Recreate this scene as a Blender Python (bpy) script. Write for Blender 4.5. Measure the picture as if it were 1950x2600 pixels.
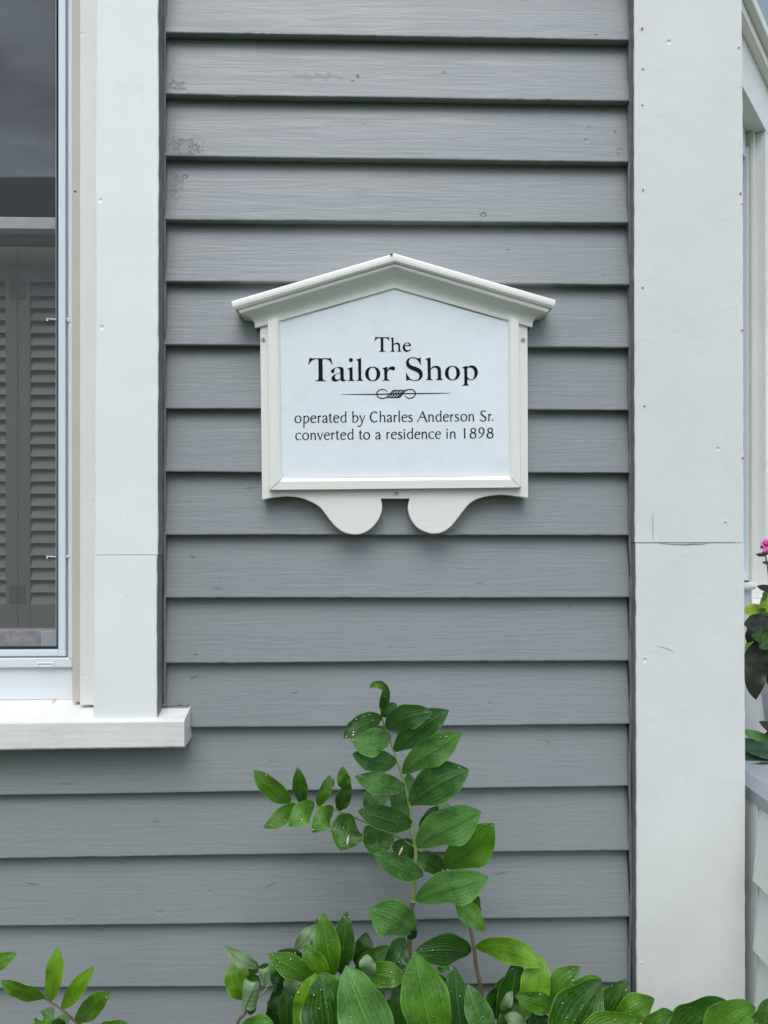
import bpy, bmesh, math, random
from mathutils import Vector, noise as mnoise

SC = bpy.context.scene
for o in list(bpy.data.objects):
    bpy.data.objects.remove(o)
COL = SC.collection
R = math.radians

# ------------------------------------------------------------------ camera
F, CX, CY, YAW, DIST, EYE = 2000.0, 975.0, 1295.0, R(1.4), 1.3, 1.55
cam = bpy.data.cameras.new('camera')
cam_o = bpy.data.objects.new('camera', cam)
COL.objects.link(cam_o)
cam.sensor_fit = 'VERTICAL'
cam.sensor_height = 36.0
cam.lens = F / 2600.0 * 36.0
cam.shift_y = -(1300.0 - CY) / 2600.0
cam.clip_start = 0.05
cam.clip_end = 500
cam_o.location = (0, -DIST, EYE)
cam_o.rotation_euler = (R(90), 0, -YAW)
SC.camera = cam_o

# ------------------------------------------------------------------ world
world = bpy.data.worlds.new('World')
SC.world = world
world.use_nodes = True
wn, wl = world.node_tree.nodes, world.node_tree.links
wn.clear()
w_out = wn.new('ShaderNodeOutputWorld')
w_bg = wn.new('ShaderNodeBackground')
w_sky = wn.new('ShaderNodeTexSky')
w_sky.sky_type = 'NISHITA'
w_sky.sun_disc = False
w_sky.sun_elevation = R(58)
w_sky.sun_rotation = R(185)
w_sky.air_density = 1.0
w_sky.dust_density = 0.6
w_sky.ozone_density = 1.0
w_hsv = wn.new('ShaderNodeHueSaturation')
w_hsv.inputs['Saturation'].default_value = 0.46
w_tc = wn.new('ShaderNodeTexCoord')
w_map = wn.new('ShaderNodeMapping')
w_map.inputs['Scale'].default_value = (1.0, 1.0, 2.2)
w_noi = wn.new('ShaderNodeTexNoise')
w_noi.inputs['Scale'].default_value = 6.0
w_noi.inputs['Detail'].default_value = 6
w_noi.inputs['Roughness'].default_value = 0.55
w_rmp = wn.new('ShaderNodeMapRange')
w_rmp.inputs['From Min'].default_value = 0.3
w_rmp.inputs['From Max'].default_value = 0.7
w_rmp.inputs['To Min'].default_value = 0.45
w_rmp.inputs['To Max'].default_value = 1.55
w_mul = wn.new('ShaderNodeVectorMath')
w_mul.operation = 'SCALE'
wl.new(w_tc.outputs['Generated'], w_map.inputs['Vector'])
wl.new(w_map.outputs['Vector'], w_noi.inputs['Vector'])
wl.new(w_noi.outputs['Fac'], w_rmp.inputs['Value'])
wl.new(w_sky.outputs['Color'], w_hsv.inputs['Color'])
wl.new(w_hsv.outputs['Color'], w_mul.inputs[0])
wl.new(w_rmp.outputs['Result'], w_mul.inputs['Scale'])
wl.new(w_mul.outputs['Vector'], w_bg.inputs['Color'])
w_bg.inputs['Strength'].default_value = 0.15
wl.new(w_bg.outputs['Background'], w_out.inputs['Surface'])

sun = bpy.data.lights.new('sun', 'SUN')
sun.energy = 0.9
sun.angle = R(38)
sun.color = (1.0, 0.975, 0.95)
sun_o = bpy.data.objects.new('sun', sun)
COL.objects.link(sun_o)
sd = Vector((-0.06, -math.cos(R(58)), math.sin(R(58))))
sun_o.rotation_euler = sd.to_track_quat('Z', 'Y').to_euler()
sun_o.location = (0, -5, 8)

SC.view_settings.view_transform = 'Standard'
SC.view_settings.look = 'None'
SC.view_settings.gamma = 1
SC.view_settings.use_curve_mapping = False
SC.view_settings.exposure = 1.0
SC.cycles.max_bounces = 8
SC.cycles.transparent_max_bounces = 24
SC.cycles.caustics_reflective = False
SC.cycles.caustics_refractive = False

# ------------------------------------------------------------------ helpers
FW = Vector((math.sin(YAW), math.cos(YAW), 0))
RT = Vector((math.cos(YAW), -math.sin(YAW), 0))
CAM = Vector((0, -DIST, EYE))


def ray(px, py):
    return FW + RT * ((px - CX) / F) + Vector((0, 0, (CY - py) / F))


def W(px, py, Y):
    """world point on the plane y = Y seen at photograph pixel (px, py)"""
    d = ray(px, py)
    return CAM + d * ((Y + DIST) / d.y)


def wx(px, Y):
    return W(px, 1295, Y).x


def wz(py, Y, px=975):
    return W(px, py, Y).z


def mesh_obj(name, verts, faces, mats, parent=None, midx=None, smooth=False, uvs=None):
    me = bpy.data.meshes.new(name)
    me.from_pydata([tuple(v) for v in verts], [], faces)
    if not isinstance(mats, (list, tuple)):
        mats = [mats]
    for m in mats:
        me.materials.append(m)
    if midx:
        for p, k in zip(me.polygons, midx):
            p.material_index = k
    if smooth:
        for p in me.polygons:
            p.use_smooth = True
    if uvs:
        lay = me.uv_layers.new(name='UVMap')
        for l in me.loops:
            lay.data[l.index].uv = uvs[l.vertex_index]
    me.update()
    o = bpy.data.objects.new(name, me)
    COL.objects.link(o)
    if parent:
        o.parent = parent
    return o


def empty(name, label, cat, group=None):
    o = bpy.data.objects.new(name, None)
    o.empty_display_size = 0.1
    COL.objects.link(o)
    o['label'] = label
    o['category'] = cat
    if group:
        o['group'] = group
    return o


class MB:
    def __init__(s):
        s.v, s.f, s.m = [], [], []

    def add(s, vs, fs, mi=0):
        b = len(s.v)
        s.v += [Vector(v) for v in vs]
        for f in fs:
            s.f.append(tuple(i + b for i in f))
            s.m.append(mi)

    def box(s, x0, x1, y0, y1, z0, z1, mi=0, bev=0.0):
        if bev <= 0:
            s.add([(x0, y0, z0), (x1, y0, z0), (x1, y1, z0), (x0, y1, z0), (x0, y0, z1), (x1, y0, z1), (x1, y1, z1), (x0, y1, z1)],
                  [(0, 3, 2, 1), (4, 5, 6, 7), (0, 1, 5, 4), (1, 2, 6, 5), (2, 3, 7, 6), (3, 0, 4, 7)], mi)
            return
        bm = bmesh.new()
        bmesh.ops.create_cube(bm, size=1)
        for v in bm.verts:
            v.co = Vector(((x0 + x1) / 2 + v.co.x * (x1 - x0), (y0 + y1) / 2 + v.co.y * (y1 - y0), (z0 + z1) / 2 + v.co.z * (z1 - z0)))
        bmesh.ops.bevel(bm, geom=bm.edges[:], offset=bev, segments=2, affect='EDGES', profile=0.5)
        bm.verts.index_update()
        s.add([v.co.copy() for v in bm.verts], [[v.index for v in f.verts] for f in bm.faces], mi)
        bm.free()

    def tube(s, pts, rad, n=8, mi=0, cap=True):
        b = len(s.v)
        m = len(pts)
        up = Vector((0.13, 1, 0.21)).normalized()
        for i, p in enumerate(pts):
            p = Vector(p)
            a = Vector(pts[max(i - 1, 0)])
            c = Vector(pts[min(i + 1, m - 1)])
            t = (c - a).normalized()
            u = t.cross(up).normalized()
            w = t.cross(u)
            r = rad[i] if isinstance(rad, (list, tuple)) else rad
            for k in range(n):
                an = 2 * math.pi * k / n
                s.v.append(p + u * math.cos(an) * r + w * math.sin(an) * r)
        for i in range(m - 1):
            for k in range(n):
                s.f.append((b + i * n + k, b + i * n + (k + 1) % n, b + (i + 1) * n + (k + 1) % n, b + (i + 1) * n + k))
                s.m.append(mi)
        if cap:
            s.f.append(tuple(b + k for k in range(n)))
            s.f.append(tuple(b + (m - 1) * n + k for k in reversed(range(n))))
            s.m += [mi, mi]

    def build(s, name, mats, parent=None, smooth=False):
        return mesh_obj(name, s.v, s.f, mats, parent, s.m, smooth)


# ------------------------------------------------------------------ materials
def new_mat(name):
    m = bpy.data.materials.new(name)
    m.use_nodes = True
    nt = m.node_tree
    nt.nodes.clear()
    out = nt.nodes.new('ShaderNodeOutputMaterial')
    return m, nt, out


def nd(nt, typ, **kw):
    n = nt.nodes.new(typ)
    for k, v in kw.items():
        if k in n.inputs:
            n.inputs[k].default_value = v
        else:
            setattr(n, k, v)
    return n


def mapping(nt, scale, loc=(0, 0, 0), rot=(0, 0, 0)):
    tc = nt.nodes.new('ShaderNodeTexCoord')
    mp = nt.nodes.new('ShaderNodeMapping')
    mp.inputs['Scale'].default_value = scale
    mp.inputs['Location'].default_value = loc
    mp.inputs['Rotation'].default_value = rot
    nt.links.new(tc.outputs['Object'], mp.inputs['Vector'])
    return mp


def math_n(nt, op, a, b=None, clamp=False):
    n = nt.nodes.new('ShaderNodeMath')
    n.operation = op
    n.use_clamp = clamp
    for i, x in enumerate((a, b)):
        if x is None:
            continue
        if isinstance(x, (int, float)):
            n.inputs[i].default_value = x
        else:
            nt.links.new(x, n.inputs[i])
    return n.outputs[0]


def mix_c(nt, fac, a, b):
    n = nt.nodes.new('ShaderNodeMix')
    n.data_type = 'RGBA'
    for sock, x in ((n.inputs[0], fac), (n.inputs[6], a), (n.inputs[7], b)):
        if isinstance(x, (int, float)):
            sock.default_value = x
        elif isinstance(x, (tuple, list)):
            sock.default_value = (*x[:3], 1)
        else:
            nt.links.new(x, sock)
    return n.outputs[2]


def ramp(nt, val, a, b, c=0.0, d=1.0):
    n = nt.nodes.new('ShaderNodeMapRange')
    n.inputs['From Min'].default_value = a
    n.inputs['From Max'].default_value = b
    n.inputs['To Min'].default_value = c
    n.inputs['To Max'].default_value = d
    nt.links.new(val, n.inputs['Value'])
    return n.outputs['Result']


def paint(name, col, rough=0.45, axis='x', grain=0.25, mottle=0.06, dents=0.5, fleck=0.5, dirt=None, spots=(), spec=0.4, warm=None, gs=1.0):
    """brushed exterior paint: brush-line relief along one axis, faint mottling, dents and flecks"""
    m, nt, out = new_mat(name)
    L = nt.links
    st = {'x': (17, 90, 290), 'z': (330, 90, 6), 'n': (60, 60, 60)}[axis]
    st = tuple(q * gs for q in st)
    mp = mapping(nt, st)
    brush = nd(nt, 'ShaderNodeTexNoise', Scale=1.0, Detail=5.0, Roughness=0.6)
    L.new(mp.outputs[0], brush.inputs['Vector'])
    mp2 = mapping(nt, tuple(q * 0.32 for q in st))
    brush2 = nd(nt, 'ShaderNodeTexNoise', Scale=1.0, Detail=4.0, Roughness=0.6, Distortion=1.3)
    L.new(mp2.outputs[0], brush2.inputs['Vector'])
    mp3 = mapping(nt, (1, 1, 1))
    mot = nd(nt, 'ShaderNodeTexNoise', Scale=7.0, Detail=6.0, Roughness=0.62)
    L.new(mp3.outputs[0], mot.inputs['Vector'])
    fine = nd(nt, 'ShaderNodeTexNoise', Scale=260.0, Detail=3.0, Roughness=0.6)
    L.new(mp3.outputs[0], fine.inputs['Vector'])
    vor = nd(nt, 'ShaderNodeTexVoronoi', Scale=24.0, Randomness=1.0)
    L.new(mp3.outputs[0], vor.inputs['Vector'])
    # only some cells carry a dent
    wn_ = nt.nodes.new('ShaderNodeSeparateColor')
    L.new(vor.outputs['Color'], wn_.inputs[0])
    pick = math_n(nt, 'GREATER_THAN', wn_.outputs[0], 0.86)
    near = ramp(nt, vor.outputs['Distance'], 0.03, 0.11, 1, 0)
    near.node.clamp = True
    dent = math_n(nt, 'MULTIPLY', pick, near)
    vor2 = nd(nt, 'ShaderNodeTexVoronoi', Scale=58.0, Randomness=1.0)
    mpv = mapping(nt, (1.0, 1.0, 1.5), loc=(3.1, 0, 1.7))
    L.new(mpv.outputs[0], vor2.inputs['Vector'])
    sc2 = nt.nodes.new('ShaderNodeSeparateColor')
    L.new(vor2.outputs['Color'], sc2.inputs[0])
    pick2 = math_n(nt, 'GREATER_THAN', sc2.outputs[1], 0.975)
    near2 = ramp(nt, vor2.outputs['Distance'], 0.03, 0.085, 1, 0)
    near2.node.clamp = True
    fl = math_n(nt, 'MULTIPLY', pick2, near2)
    lo = tuple(c * (1 - mottle) for c in col)
    hi = tuple(min(1, c * (1 + mottle)) for c in col)
    f0 = ramp(nt, mot.outputs['Fac'], 0.3, 0.7)
    c = mix_c(nt, f0, lo, hi)
    f1 = ramp(nt, brush2.outputs['Fac'], 0.35, 0.65, 0, 0.12)
    c = mix_c(nt, f1, c, tuple(q * (1 - mottle * 1.2) for q in col))
    c = mix_c(nt, math_n(nt, 'MULTIPLY', fl, fleck), c, (0.06, 0.055, 0.05))
    rel = math_n(nt, 'ADD', math_n(nt, 'MULTIPLY', brush.outputs['Fac'], 0.5), math_n(nt, 'MULTIPLY', brush2.outputs['Fac'], 0.9))
    rel = math_n(nt, 'ADD', rel, math_n(nt, 'MULTIPLY', fine.outputs['Fac'], 0.25))
    rel = math_n(nt, 'SUBTRACT', rel, math_n(nt, 'MULTIPLY', dent, dents * 1.6))
    if dirt:
        dn = nd(nt, 'ShaderNodeTexNoise', Scale=dirt[2], Detail=8.0, Roughness=0.7)
        L.new(mp3.outputs[0], dn.inputs['Vector'])
        fd = ramp(nt, dn.outputs['Fac'], 0.52, 0.78, 0, dirt[1])
        c = mix_c(nt, fd, c, dirt[0])
    tc = nt.nodes.new('ShaderNodeTexCoord')
    for (p, rad, colr, thr, nsc, stren) in spots:
        vs = nd(nt, 'ShaderNodeVectorMath', operation='SUBTRACT')
        L.new(tc.outputs['Object'], vs.inputs[0])
        vs.inputs[1].default_value = p
        vm = nd(nt, 'ShaderNodeVectorMath', operation='MULTIPLY')
        L.new(vs.outputs[0], vm.inputs[0])
        vm.inputs[1].default_value = (1 / rad[0], 0.0, 1 / rad[1])
        vl = nd(nt, 'ShaderNodeVectorMath', operation='LENGTH')
        L.new(vm.outputs[0], vl.inputs[0])
        fall = ramp(nt, vl.outputs['Value'], 0.0, 1.0, 1, 0)
        sn = nd(nt, 'ShaderNodeTexNoise', Scale=nsc * 0.33, Detail=8.0, Roughness=0.8)
        L.new(mp3.outputs[0], sn.inputs['Vector'])
        k = math_n(nt, 'ADD', math_n(nt, 'MULTIPLY', fall, 0.42), math_n(nt, 'MULTIPLY', sn.outputs['Fac'], 1.0))
        k = ramp(nt, k, 0.62 + thr * 0.35, 0.70 + thr * 0.35, 0, stren)
        k = math_n(nt, 'MULTIPLY', k, ramp(nt, fall, 0.0, 0.15, 0, 1))
        c = mix_c(nt, k, c, colr)
        rel = math_n(nt, 'SUBTRACT', rel, math_n(nt, 'MULTIPLY', k, 1.4))
    bs = nd(nt, 'ShaderNodeBsdfPrincipled', Roughness=rough)
    bs.inputs['Specular IOR Level'].default_value = spec
    L.new(c, bs.inputs['Base Color'])
    L.new(ramp(nt, brush2.outputs['Fac'], 0.3, 0.7, rough - 0.07, rough + 0.1), bs.inputs['Roughness'])
    bp = nd(nt, 'ShaderNodeBump', Strength=grain, Distance=0.0012)
    L.new(rel, bp.inputs['Height'])
    L.new(bp.outputs[0], bs.inputs['Normal'])
    L.new(bs.outputs[0], out.inputs['Surface'])
    return m


def simple(name, col, rough=0.5, metal=0.0, spec=0.5, noise_amt=0.0, nscale=30, bump=0.0):
    m, nt, out = new_mat(name)
    bs = nd(nt, 'ShaderNodeBsdfPrincipled', Roughness=rough, Metallic=metal)
    bs.inputs['Specular IOR Level'].default_value = spec
    bs.inputs['Base Color'].default_value = (*col, 1)
    if noise_amt or bump:
        mp = mapping(nt, (1, 1, 1))
        n = nd(nt, 'ShaderNodeTexNoise', Scale=nscale, Detail=6.0, Roughness=0.65)
        nt.links.new(mp.outputs[0], n.inputs['Vector'])
        f = ramp(nt, n.outputs['Fac'], 0.3, 0.7)
        nt.links.new(mix_c(nt, f, tuple(c * (1 - noise_amt) for c in col), tuple(c * (1 + noise_amt) for c in col)), bs.inputs['Base Color'])
        if bump:
            bp = nd(nt, 'ShaderNodeBump', Strength=bump, Distance=0.002)
            nt.links.new(n.outputs['Fac'], bp.inputs['Height'])
            nt.links.new(bp.outputs[0], bs.inputs['Normal'])
    nt.links.new(bs.outputs[0], out.inputs['Surface'])
    return m


def leaf_mat(name, dark, light, back, rough=0.34, vein=0.5):
    m, nt, out = new_mat(name)
    L = nt.links
    uv = nt.nodes.new('ShaderNodeTexCoord')
    sx = nt.nodes.new('ShaderNodeSeparateXYZ')
    L.new(uv.outputs['UV'], sx.inputs[0])
    stripes = math_n(nt, 'SINE', math_n(nt, 'MULTIPLY', sx.outputs[0], 2 * math.pi * 11))
    stripes2 = math_n(nt, 'SINE', math_n(nt, 'MULTIPLY', sx.outputs[0], 2 * math.pi * 29))
    mid = math_n(nt, 'ABSOLUTE', math_n(nt, 'SUBTRACT', sx.outputs[0], 0.5))
    rib = ramp(nt, mid, 0.0, 0.03, 1, 0)
    oi = nt.nodes.new('ShaderNodeObjectInfo')
    mp = nt.nodes.new('ShaderNodeMapping')
    L.new(uv.outputs['Object'], mp.inputs['Vector'])
    n1 = nd(nt, 'ShaderNodeTexNoise', Scale=38.0, Detail=5.0, Roughness=0.65)
    L.new(mp.outputs[0], n1.inputs['Vector'])
    n2 = nd(nt, 'ShaderNodeTexNoise', Scale=150.0, Detail=4.0, Roughness=0.7)
    L.new(mp.outputs[0], n2.inputs['Vector'])
    f = math_n(nt, 'ADD', math_n(nt, 'MULTIPLY', n1.outputs['Fac'], 1.1), math_n(nt, 'MULTIPLY', math_n(nt, 'SUBTRACT', oi.outputs['Random'], 0.55), 0.8))
    f = math_n(nt, 'ADD', f, math_n(nt, 'MULTIPLY', math_n(nt, 'SUBTRACT', n2.outputs['Fac'], 0.5), 0.9))
    f = ramp(nt, f, 0.33, 0.86)
    c = mix_c(nt, f, dark, light)
    sv = ramp(nt, stripes, 0.2, 1.0, 0, 0.28 * vein)
    c = mix_c(nt, sv, c, tuple(q * 1.9 for q in light))
    c = mix_c(nt, math_n(nt, 'MULTIPLY', rib, 0.3), c, tuple(q * 2.1 for q in light))
    edge = ramp(nt, mid, 0.455, 0.49, 0, 0.45)
    c = mix_c(nt, edge, c, tuple(q * 1.9 for q in light))
    scorch = math_n(nt, 'MULTIPLY', ramp(nt, mid, 0.36, 0.5, 0, 1), ramp(nt, n1.outputs['Fac'], 0.60, 0.68, 0, 0.75))
    c = mix_c(nt, scorch, c, (0.20, 0.17, 0.045))
    geo = nt.nodes.new('ShaderNodeNewGeometry')
    cb = mix_c(nt, ramp(nt, stripes, 0.2, 1.0, 0, 0.3), back, tuple(q * 1.3 for q in back))
    c = mix_c(nt, geo.outputs['Backfacing'], c, cb)
    bs = nd(nt, 'ShaderNodeBsdfPrincipled', Roughness=rough)
    bs.inputs['Specular IOR Level'].default_value = 0.42
    L.new(c, bs.inputs['Base Color'])
    L.new(ramp(nt, n1.outputs['Fac'], 0.3, 0.7, rough - 0.1, rough + 0.16), bs.inputs['Roughness'])
    h = math_n(nt, 'ADD', math_n(nt, 'MULTIPLY', stripes, 0.35 * vein), math_n(nt, 'MULTIPLY', stripes2, 0.12 * vein))
    h = math_n(nt, 'ADD', h, math_n(nt, 'MULTIPLY', n2.outputs['Fac'], 1.0))
    h = math_n(nt, 'SUBTRACT', h, math_n(nt, 'MULTIPLY', rib, 0.8))
    bp = nd(nt, 'ShaderNodeBump', Strength=0.5, Distance=0.0012)
    L.new(h, bp.inputs['Height'])
    L.new(bp.outputs[0], bs.inputs['Normal'])
    tr = nd(nt, 'ShaderNodeBsdfTranslucent')
    L.new(mix_c(nt, 0.5, c, tuple(min(1, q * 2.2) for q in light)), tr.inputs['Color'])
    mx = nd(nt, 'ShaderNodeMixShader')
    mx.inputs[0].default_value = 0.22
    L.new(bs.outputs[0], mx.inputs[1])
    L.new(tr.outputs[0], mx.inputs[2])
    L.new(mx.outputs[0], out.inputs['Surface'])
    return m


GREY = (0.246, 0.266, 0.271)
M = {}
pk = lambda px, py, Y=0.0: tuple(W(px, py, Y))
M['siding'] = paint('siding_grey_paint', GREY, rough=0.40, axis='x', grain=0.6, mottle=0.035, dents=0.8, fleck=0.6, spec=0.5, spots=[
    (pk(470, 375), (0.06, 0.042), (0.13, 0.125, 0.115), 0.38, 420, 0.34),
    (pk(450, 215), (0.045, 0.022), (0.16, 0.16, 0.155), 0.46, 420, 0.26),
    (pk(800, 190), (0.16, 0.02), (0.20, 0.205, 0.20), 0.6, 300, 0.16),
    (pk(440, 470), (0.035, 0.06), (0.15, 0.145, 0.135), 0.52, 420, 0.22),
    (pk(760, 1090), (0.10, 0.03), (0.34, 0.345, 0.35), 0.5, 300, 0.3)])
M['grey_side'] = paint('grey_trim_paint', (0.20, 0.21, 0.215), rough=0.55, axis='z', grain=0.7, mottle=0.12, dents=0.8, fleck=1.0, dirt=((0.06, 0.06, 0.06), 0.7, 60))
M['caulk'] = paint('grey_caulk', (0.19, 0.20, 0.205), rough=0.5, axis='n', grain=0.9, mottle=0.2, dirt=((0.04, 0.04, 0.042), 0.8, 90))
M['white'] = paint('white_trim_paint', (0.725, 0.742, 0.71), rough=0.42, axis='x', grain=0.26, mottle=0.035, dents=1.1, fleck=0.35, gs=0.6)
M['casing'] = paint('left_casing_lit_white', (0.84, 0.86, 0.83), rough=0.42, axis='n', grain=0.5, mottle=0.04, dents=1.4, fleck=0.5)  # white trim paint lightened: the brighter light on this casing is in the colour
M['white_v'] = paint('white_casing_paint', (0.725, 0.742, 0.71), rough=0.42, axis='n', grain=0.55, mottle=0.05, dents=1.5, fleck=0.5)
M['sill'] = paint('white_sill_paint', (0.74, 0.74, 0.705), rough=0.42, axis='x', grain=0.6, mottle=0.08, dents=1.2, fleck=0.6, gs=0.6,
                  dirt=((0.52, 0.45, 0.34), 0.32, 20), spots=[(pk(113, 1795, -0.01), (0.007, 0.004), (0.60, 0.34, 0.12), 0.28, 200, 0.7)])
M['sign'] = paint('cream_sign_paint', (0.81, 0.81, 0.75), rough=0.40, axis='x', grain=0.35, mottle=0.03, dents=0.5, fleck=0.15, gs=0.8)
M['panel'] = paint('sign_panel_white', (0.79, 0.84, 0.875), rough=0.5, axis='x', grain=0.2, mottle=0.035, dents=0.3, fleck=0.3, gs=0.7,
                   dirt=((0.60, 0.65, 0.67), 0.5, 26), spec=0.3)
M['cream'] = paint('cream_stop_paint', (0.75, 0.765, 0.72), rough=0.45, axis='n', grain=0.35, mottle=0.04, dents=1.0, fleck=0.7)
M['tan'] = simple('tan_parting_strip', (0.545, 0.505, 0.44), rough=0.55, noise_amt=0.05, nscale=18, bump=0.15)
M['vinyl'] = simple('white_vinyl', (0.72, 0.75, 0.77), rough=0.35, noise_amt=0.02, nscale=12)
M['alu'] = simple('white_aluminium', (0.72, 0.80, 0.86), rough=0.3, noise_amt=0.02, nscale=20)
M['alu_grey'] = simple('grey_track', (0.36, 0.39, 0.42), rough=0.4, noise_amt=0.05)
M['gasket'] = simple('black_gasket', (0.012, 0.012, 0.02), rough=0.5)
M['spline'] = simple('mesh_edge', (0.35, 0.37, 0.38), rough=0.5, noise_amt=0.5, nscale=900)
M['shutter'] = simple('shutter_paint', (0.165, 0.165, 0.14), rough=0.5, noise_amt=0.06, nscale=20, bump=0.1)
M['hinge'] = simple('old_hinge', (0.11, 0.10, 0.065), rough=0.6, metal=0.1, noise_amt=0.25, nscale=120)
M['wood_rail'] = simple('weathered_rail', (0.34, 0.315, 0.315), rough=0.7, noise_amt=0.3, nscale=90, bump=0.4)
M['rail_white'] = simple('sash_rail_paint', (0.50, 0.50, 0.50), rough=0.6, noise_amt=0.12, nscale=60, bump=0.3)
M['dark'] = simple('dark_interior', (0.05, 0.05, 0.05), rough=0.9)
M['ink'] = simple('black_lettering', (0.006, 0.007, 0.010), rough=0.6, spec=0.12)
M['screw'] = simple('painted_screw', (0.62, 0.62, 0.57), rough=0.35, noise_amt=0.15, nscale=300, bump=0.3)
M['screw_hole'] = simple('screw_recess', (0.06, 0.055, 0.05), rough=0.8)
M['rust'] = simple('rusty_nail', (0.50, 0.30, 0.10), rough=0.8, noise_amt=0.4, nscale=400, bump=0.5)
M['filler'] = simple('nail_patch', (0.58, 0.43, 0.22), rough=0.8, noise_amt=0.2, nscale=200)
M['stem'] = simple('stem_green', (0.20, 0.27, 0.07), rough=0.45, noise_amt=0.2, nscale=50, bump=0.2)
M['stem_brown'] = simple('stem_brown', (0.15, 0.115, 0.05), rough=0.5, noise_amt=0.3, nscale=60, bump=0.2)
M['soil'] = simple('soil', (0.035, 0.026, 0.018), rough=0.95, noise_amt=0.5, nscale=8, bump=0.5)
M['grass'] = simple('lawn', (0.045, 0.075, 0.02), rough=0.9, noise_amt=0.4, nscale=3, bump=0.4)
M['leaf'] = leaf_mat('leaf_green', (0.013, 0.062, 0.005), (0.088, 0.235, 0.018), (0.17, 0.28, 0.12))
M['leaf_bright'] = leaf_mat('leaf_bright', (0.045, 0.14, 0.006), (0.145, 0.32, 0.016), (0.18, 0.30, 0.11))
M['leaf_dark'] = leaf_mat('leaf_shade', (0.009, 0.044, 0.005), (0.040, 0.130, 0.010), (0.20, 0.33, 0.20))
M['leaf_grey'] = leaf_mat('leaf_bluish', (0.020, 0.082, 0.013), (0.105, 0.260, 0.052), (0.20, 0.31, 0.15), rough=0.3)
M['leaf_lime'] = leaf_mat('lime_leaf', (0.17, 0.30, 0.02), (0.34, 0.48, 0.05), (0.3, 0.45, 0.1))
M['leaf_purple'] = leaf_mat('purple_leaf', (0.007, 0.011, 0.007), (0.026, 0.034, 0.020), (0.12, 0.12, 0.14))
M['hosta'] = leaf_mat('hosta_leaf', (0.010, 0.045, 0.022), (0.035, 0.10, 0.045), (0.15, 0.25, 0.18), rough=0.25, vein=1.2)
M['pink'] = simple('pink_petal', (0.75, 0.10, 0.42), rough=0.6, noise_amt=0.2, nscale=200)
M['bud'] = simple('red_bud', (0.22, 0.035, 0.04), rough=0.5)
M['petal'] = simple('fallen_petal', (0.65, 0.58, 0.42), rough=0.6, noise_amt=0.2, nscale=300)
M['urn'] = simple('white_glazed_urn', (0.55, 0.57, 0.58), rough=0.35, noise_amt=0.08, nscale=10)
M['bead'] = paint('beadboard_grey', (0.26, 0.31, 0.36), rough=0.4, axis='z', grain=0.2, mottle=0.08)
M['capgrey'] = paint('grey_cap_paint', (0.30, 0.325, 0.35), rough=0.4, axis='x', grain=0.2, mottle=0.04)
M['stone'] = simple('porch_floor_stone', (0.50, 0.47, 0.42), rough=0.8, noise_amt=0.3, nscale=50, bump=0.3)

# droplets
m, nt, out = new_mat('water_drop')
gl = nd(nt, 'ShaderNodeBsdfGlossy', Roughness=0.03)
tr = nd(nt, 'ShaderNodeBsdfTransparent')
tr.inputs['Color'].default_value = (0.93, 0.97, 0.93, 1)
fr = nd(nt, 'ShaderNodeFresnel', IOR=1.6)
mx = nd(nt, 'ShaderNodeMixShader')
nt.links.new(ramp(nt, fr.outputs[0], 0, 1, 0.17, 1), mx.inputs[0])
nt.links.new(tr.outputs[0], mx.inputs[1])
nt.links.new(gl.outputs[0], mx.inputs[2])
nt.links.new(mx.outputs[0], out.inputs['Surface'])
M['drop'] = m

# window glass: thin pane, mirror part by fresnel
m, nt, out = new_mat('window_glass')
gl = nd(nt, 'ShaderNodeBsdfGlossy', Roughness=0.015)
tr = nd(nt, 'ShaderNodeBsdfTransparent')
tr.inputs['Color'].default_value = (0.95, 0.97, 0.95, 1)
ge = nt.nodes.new('ShaderNodeNewGeometry')
dt = nd(nt, 'ShaderNodeVectorMath', operation='DOT_PRODUCT')
nt.links.new(ge.outputs['Normal'], dt.inputs[0])
nt.links.new(ge.outputs['Incoming'], dt.inputs[1])
mx = nd(nt, 'ShaderNodeMixShader')
sch = math_n(nt, 'POWER', math_n(nt, 'SUBTRACT', 1.0, math_n(nt, 'ABSOLUTE', dt.outputs['Value'])), 5.0)
nt.links.new(math_n(nt, 'ADD', math_n(nt, 'MULTIPLY', sch, 0.9), 0.10), mx.inputs[0])
nt.links.new(tr.outputs[0], mx.inputs[1])
nt.links.new(gl.outputs[0], mx.inputs[2])
mpg = mapping(nt, (1, 1, 1))
ng = nd(nt, 'ShaderNodeTexNoise', Scale=5.0, Detail=2.0)
nt.links.new(mpg.outputs[0], ng.inputs['Vector'])
bg = nd(nt, 'ShaderNodeBump', Strength=0.03, Distance=0.01)
nt.links.new(ng.outputs['Fac'], bg.inputs['Height'])
nt.links.new(bg.outputs[0], gl.inputs['Normal'])
nt.links.new(mx.outputs[0], out.inputs['Surface'])
M['glass'] = m

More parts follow.
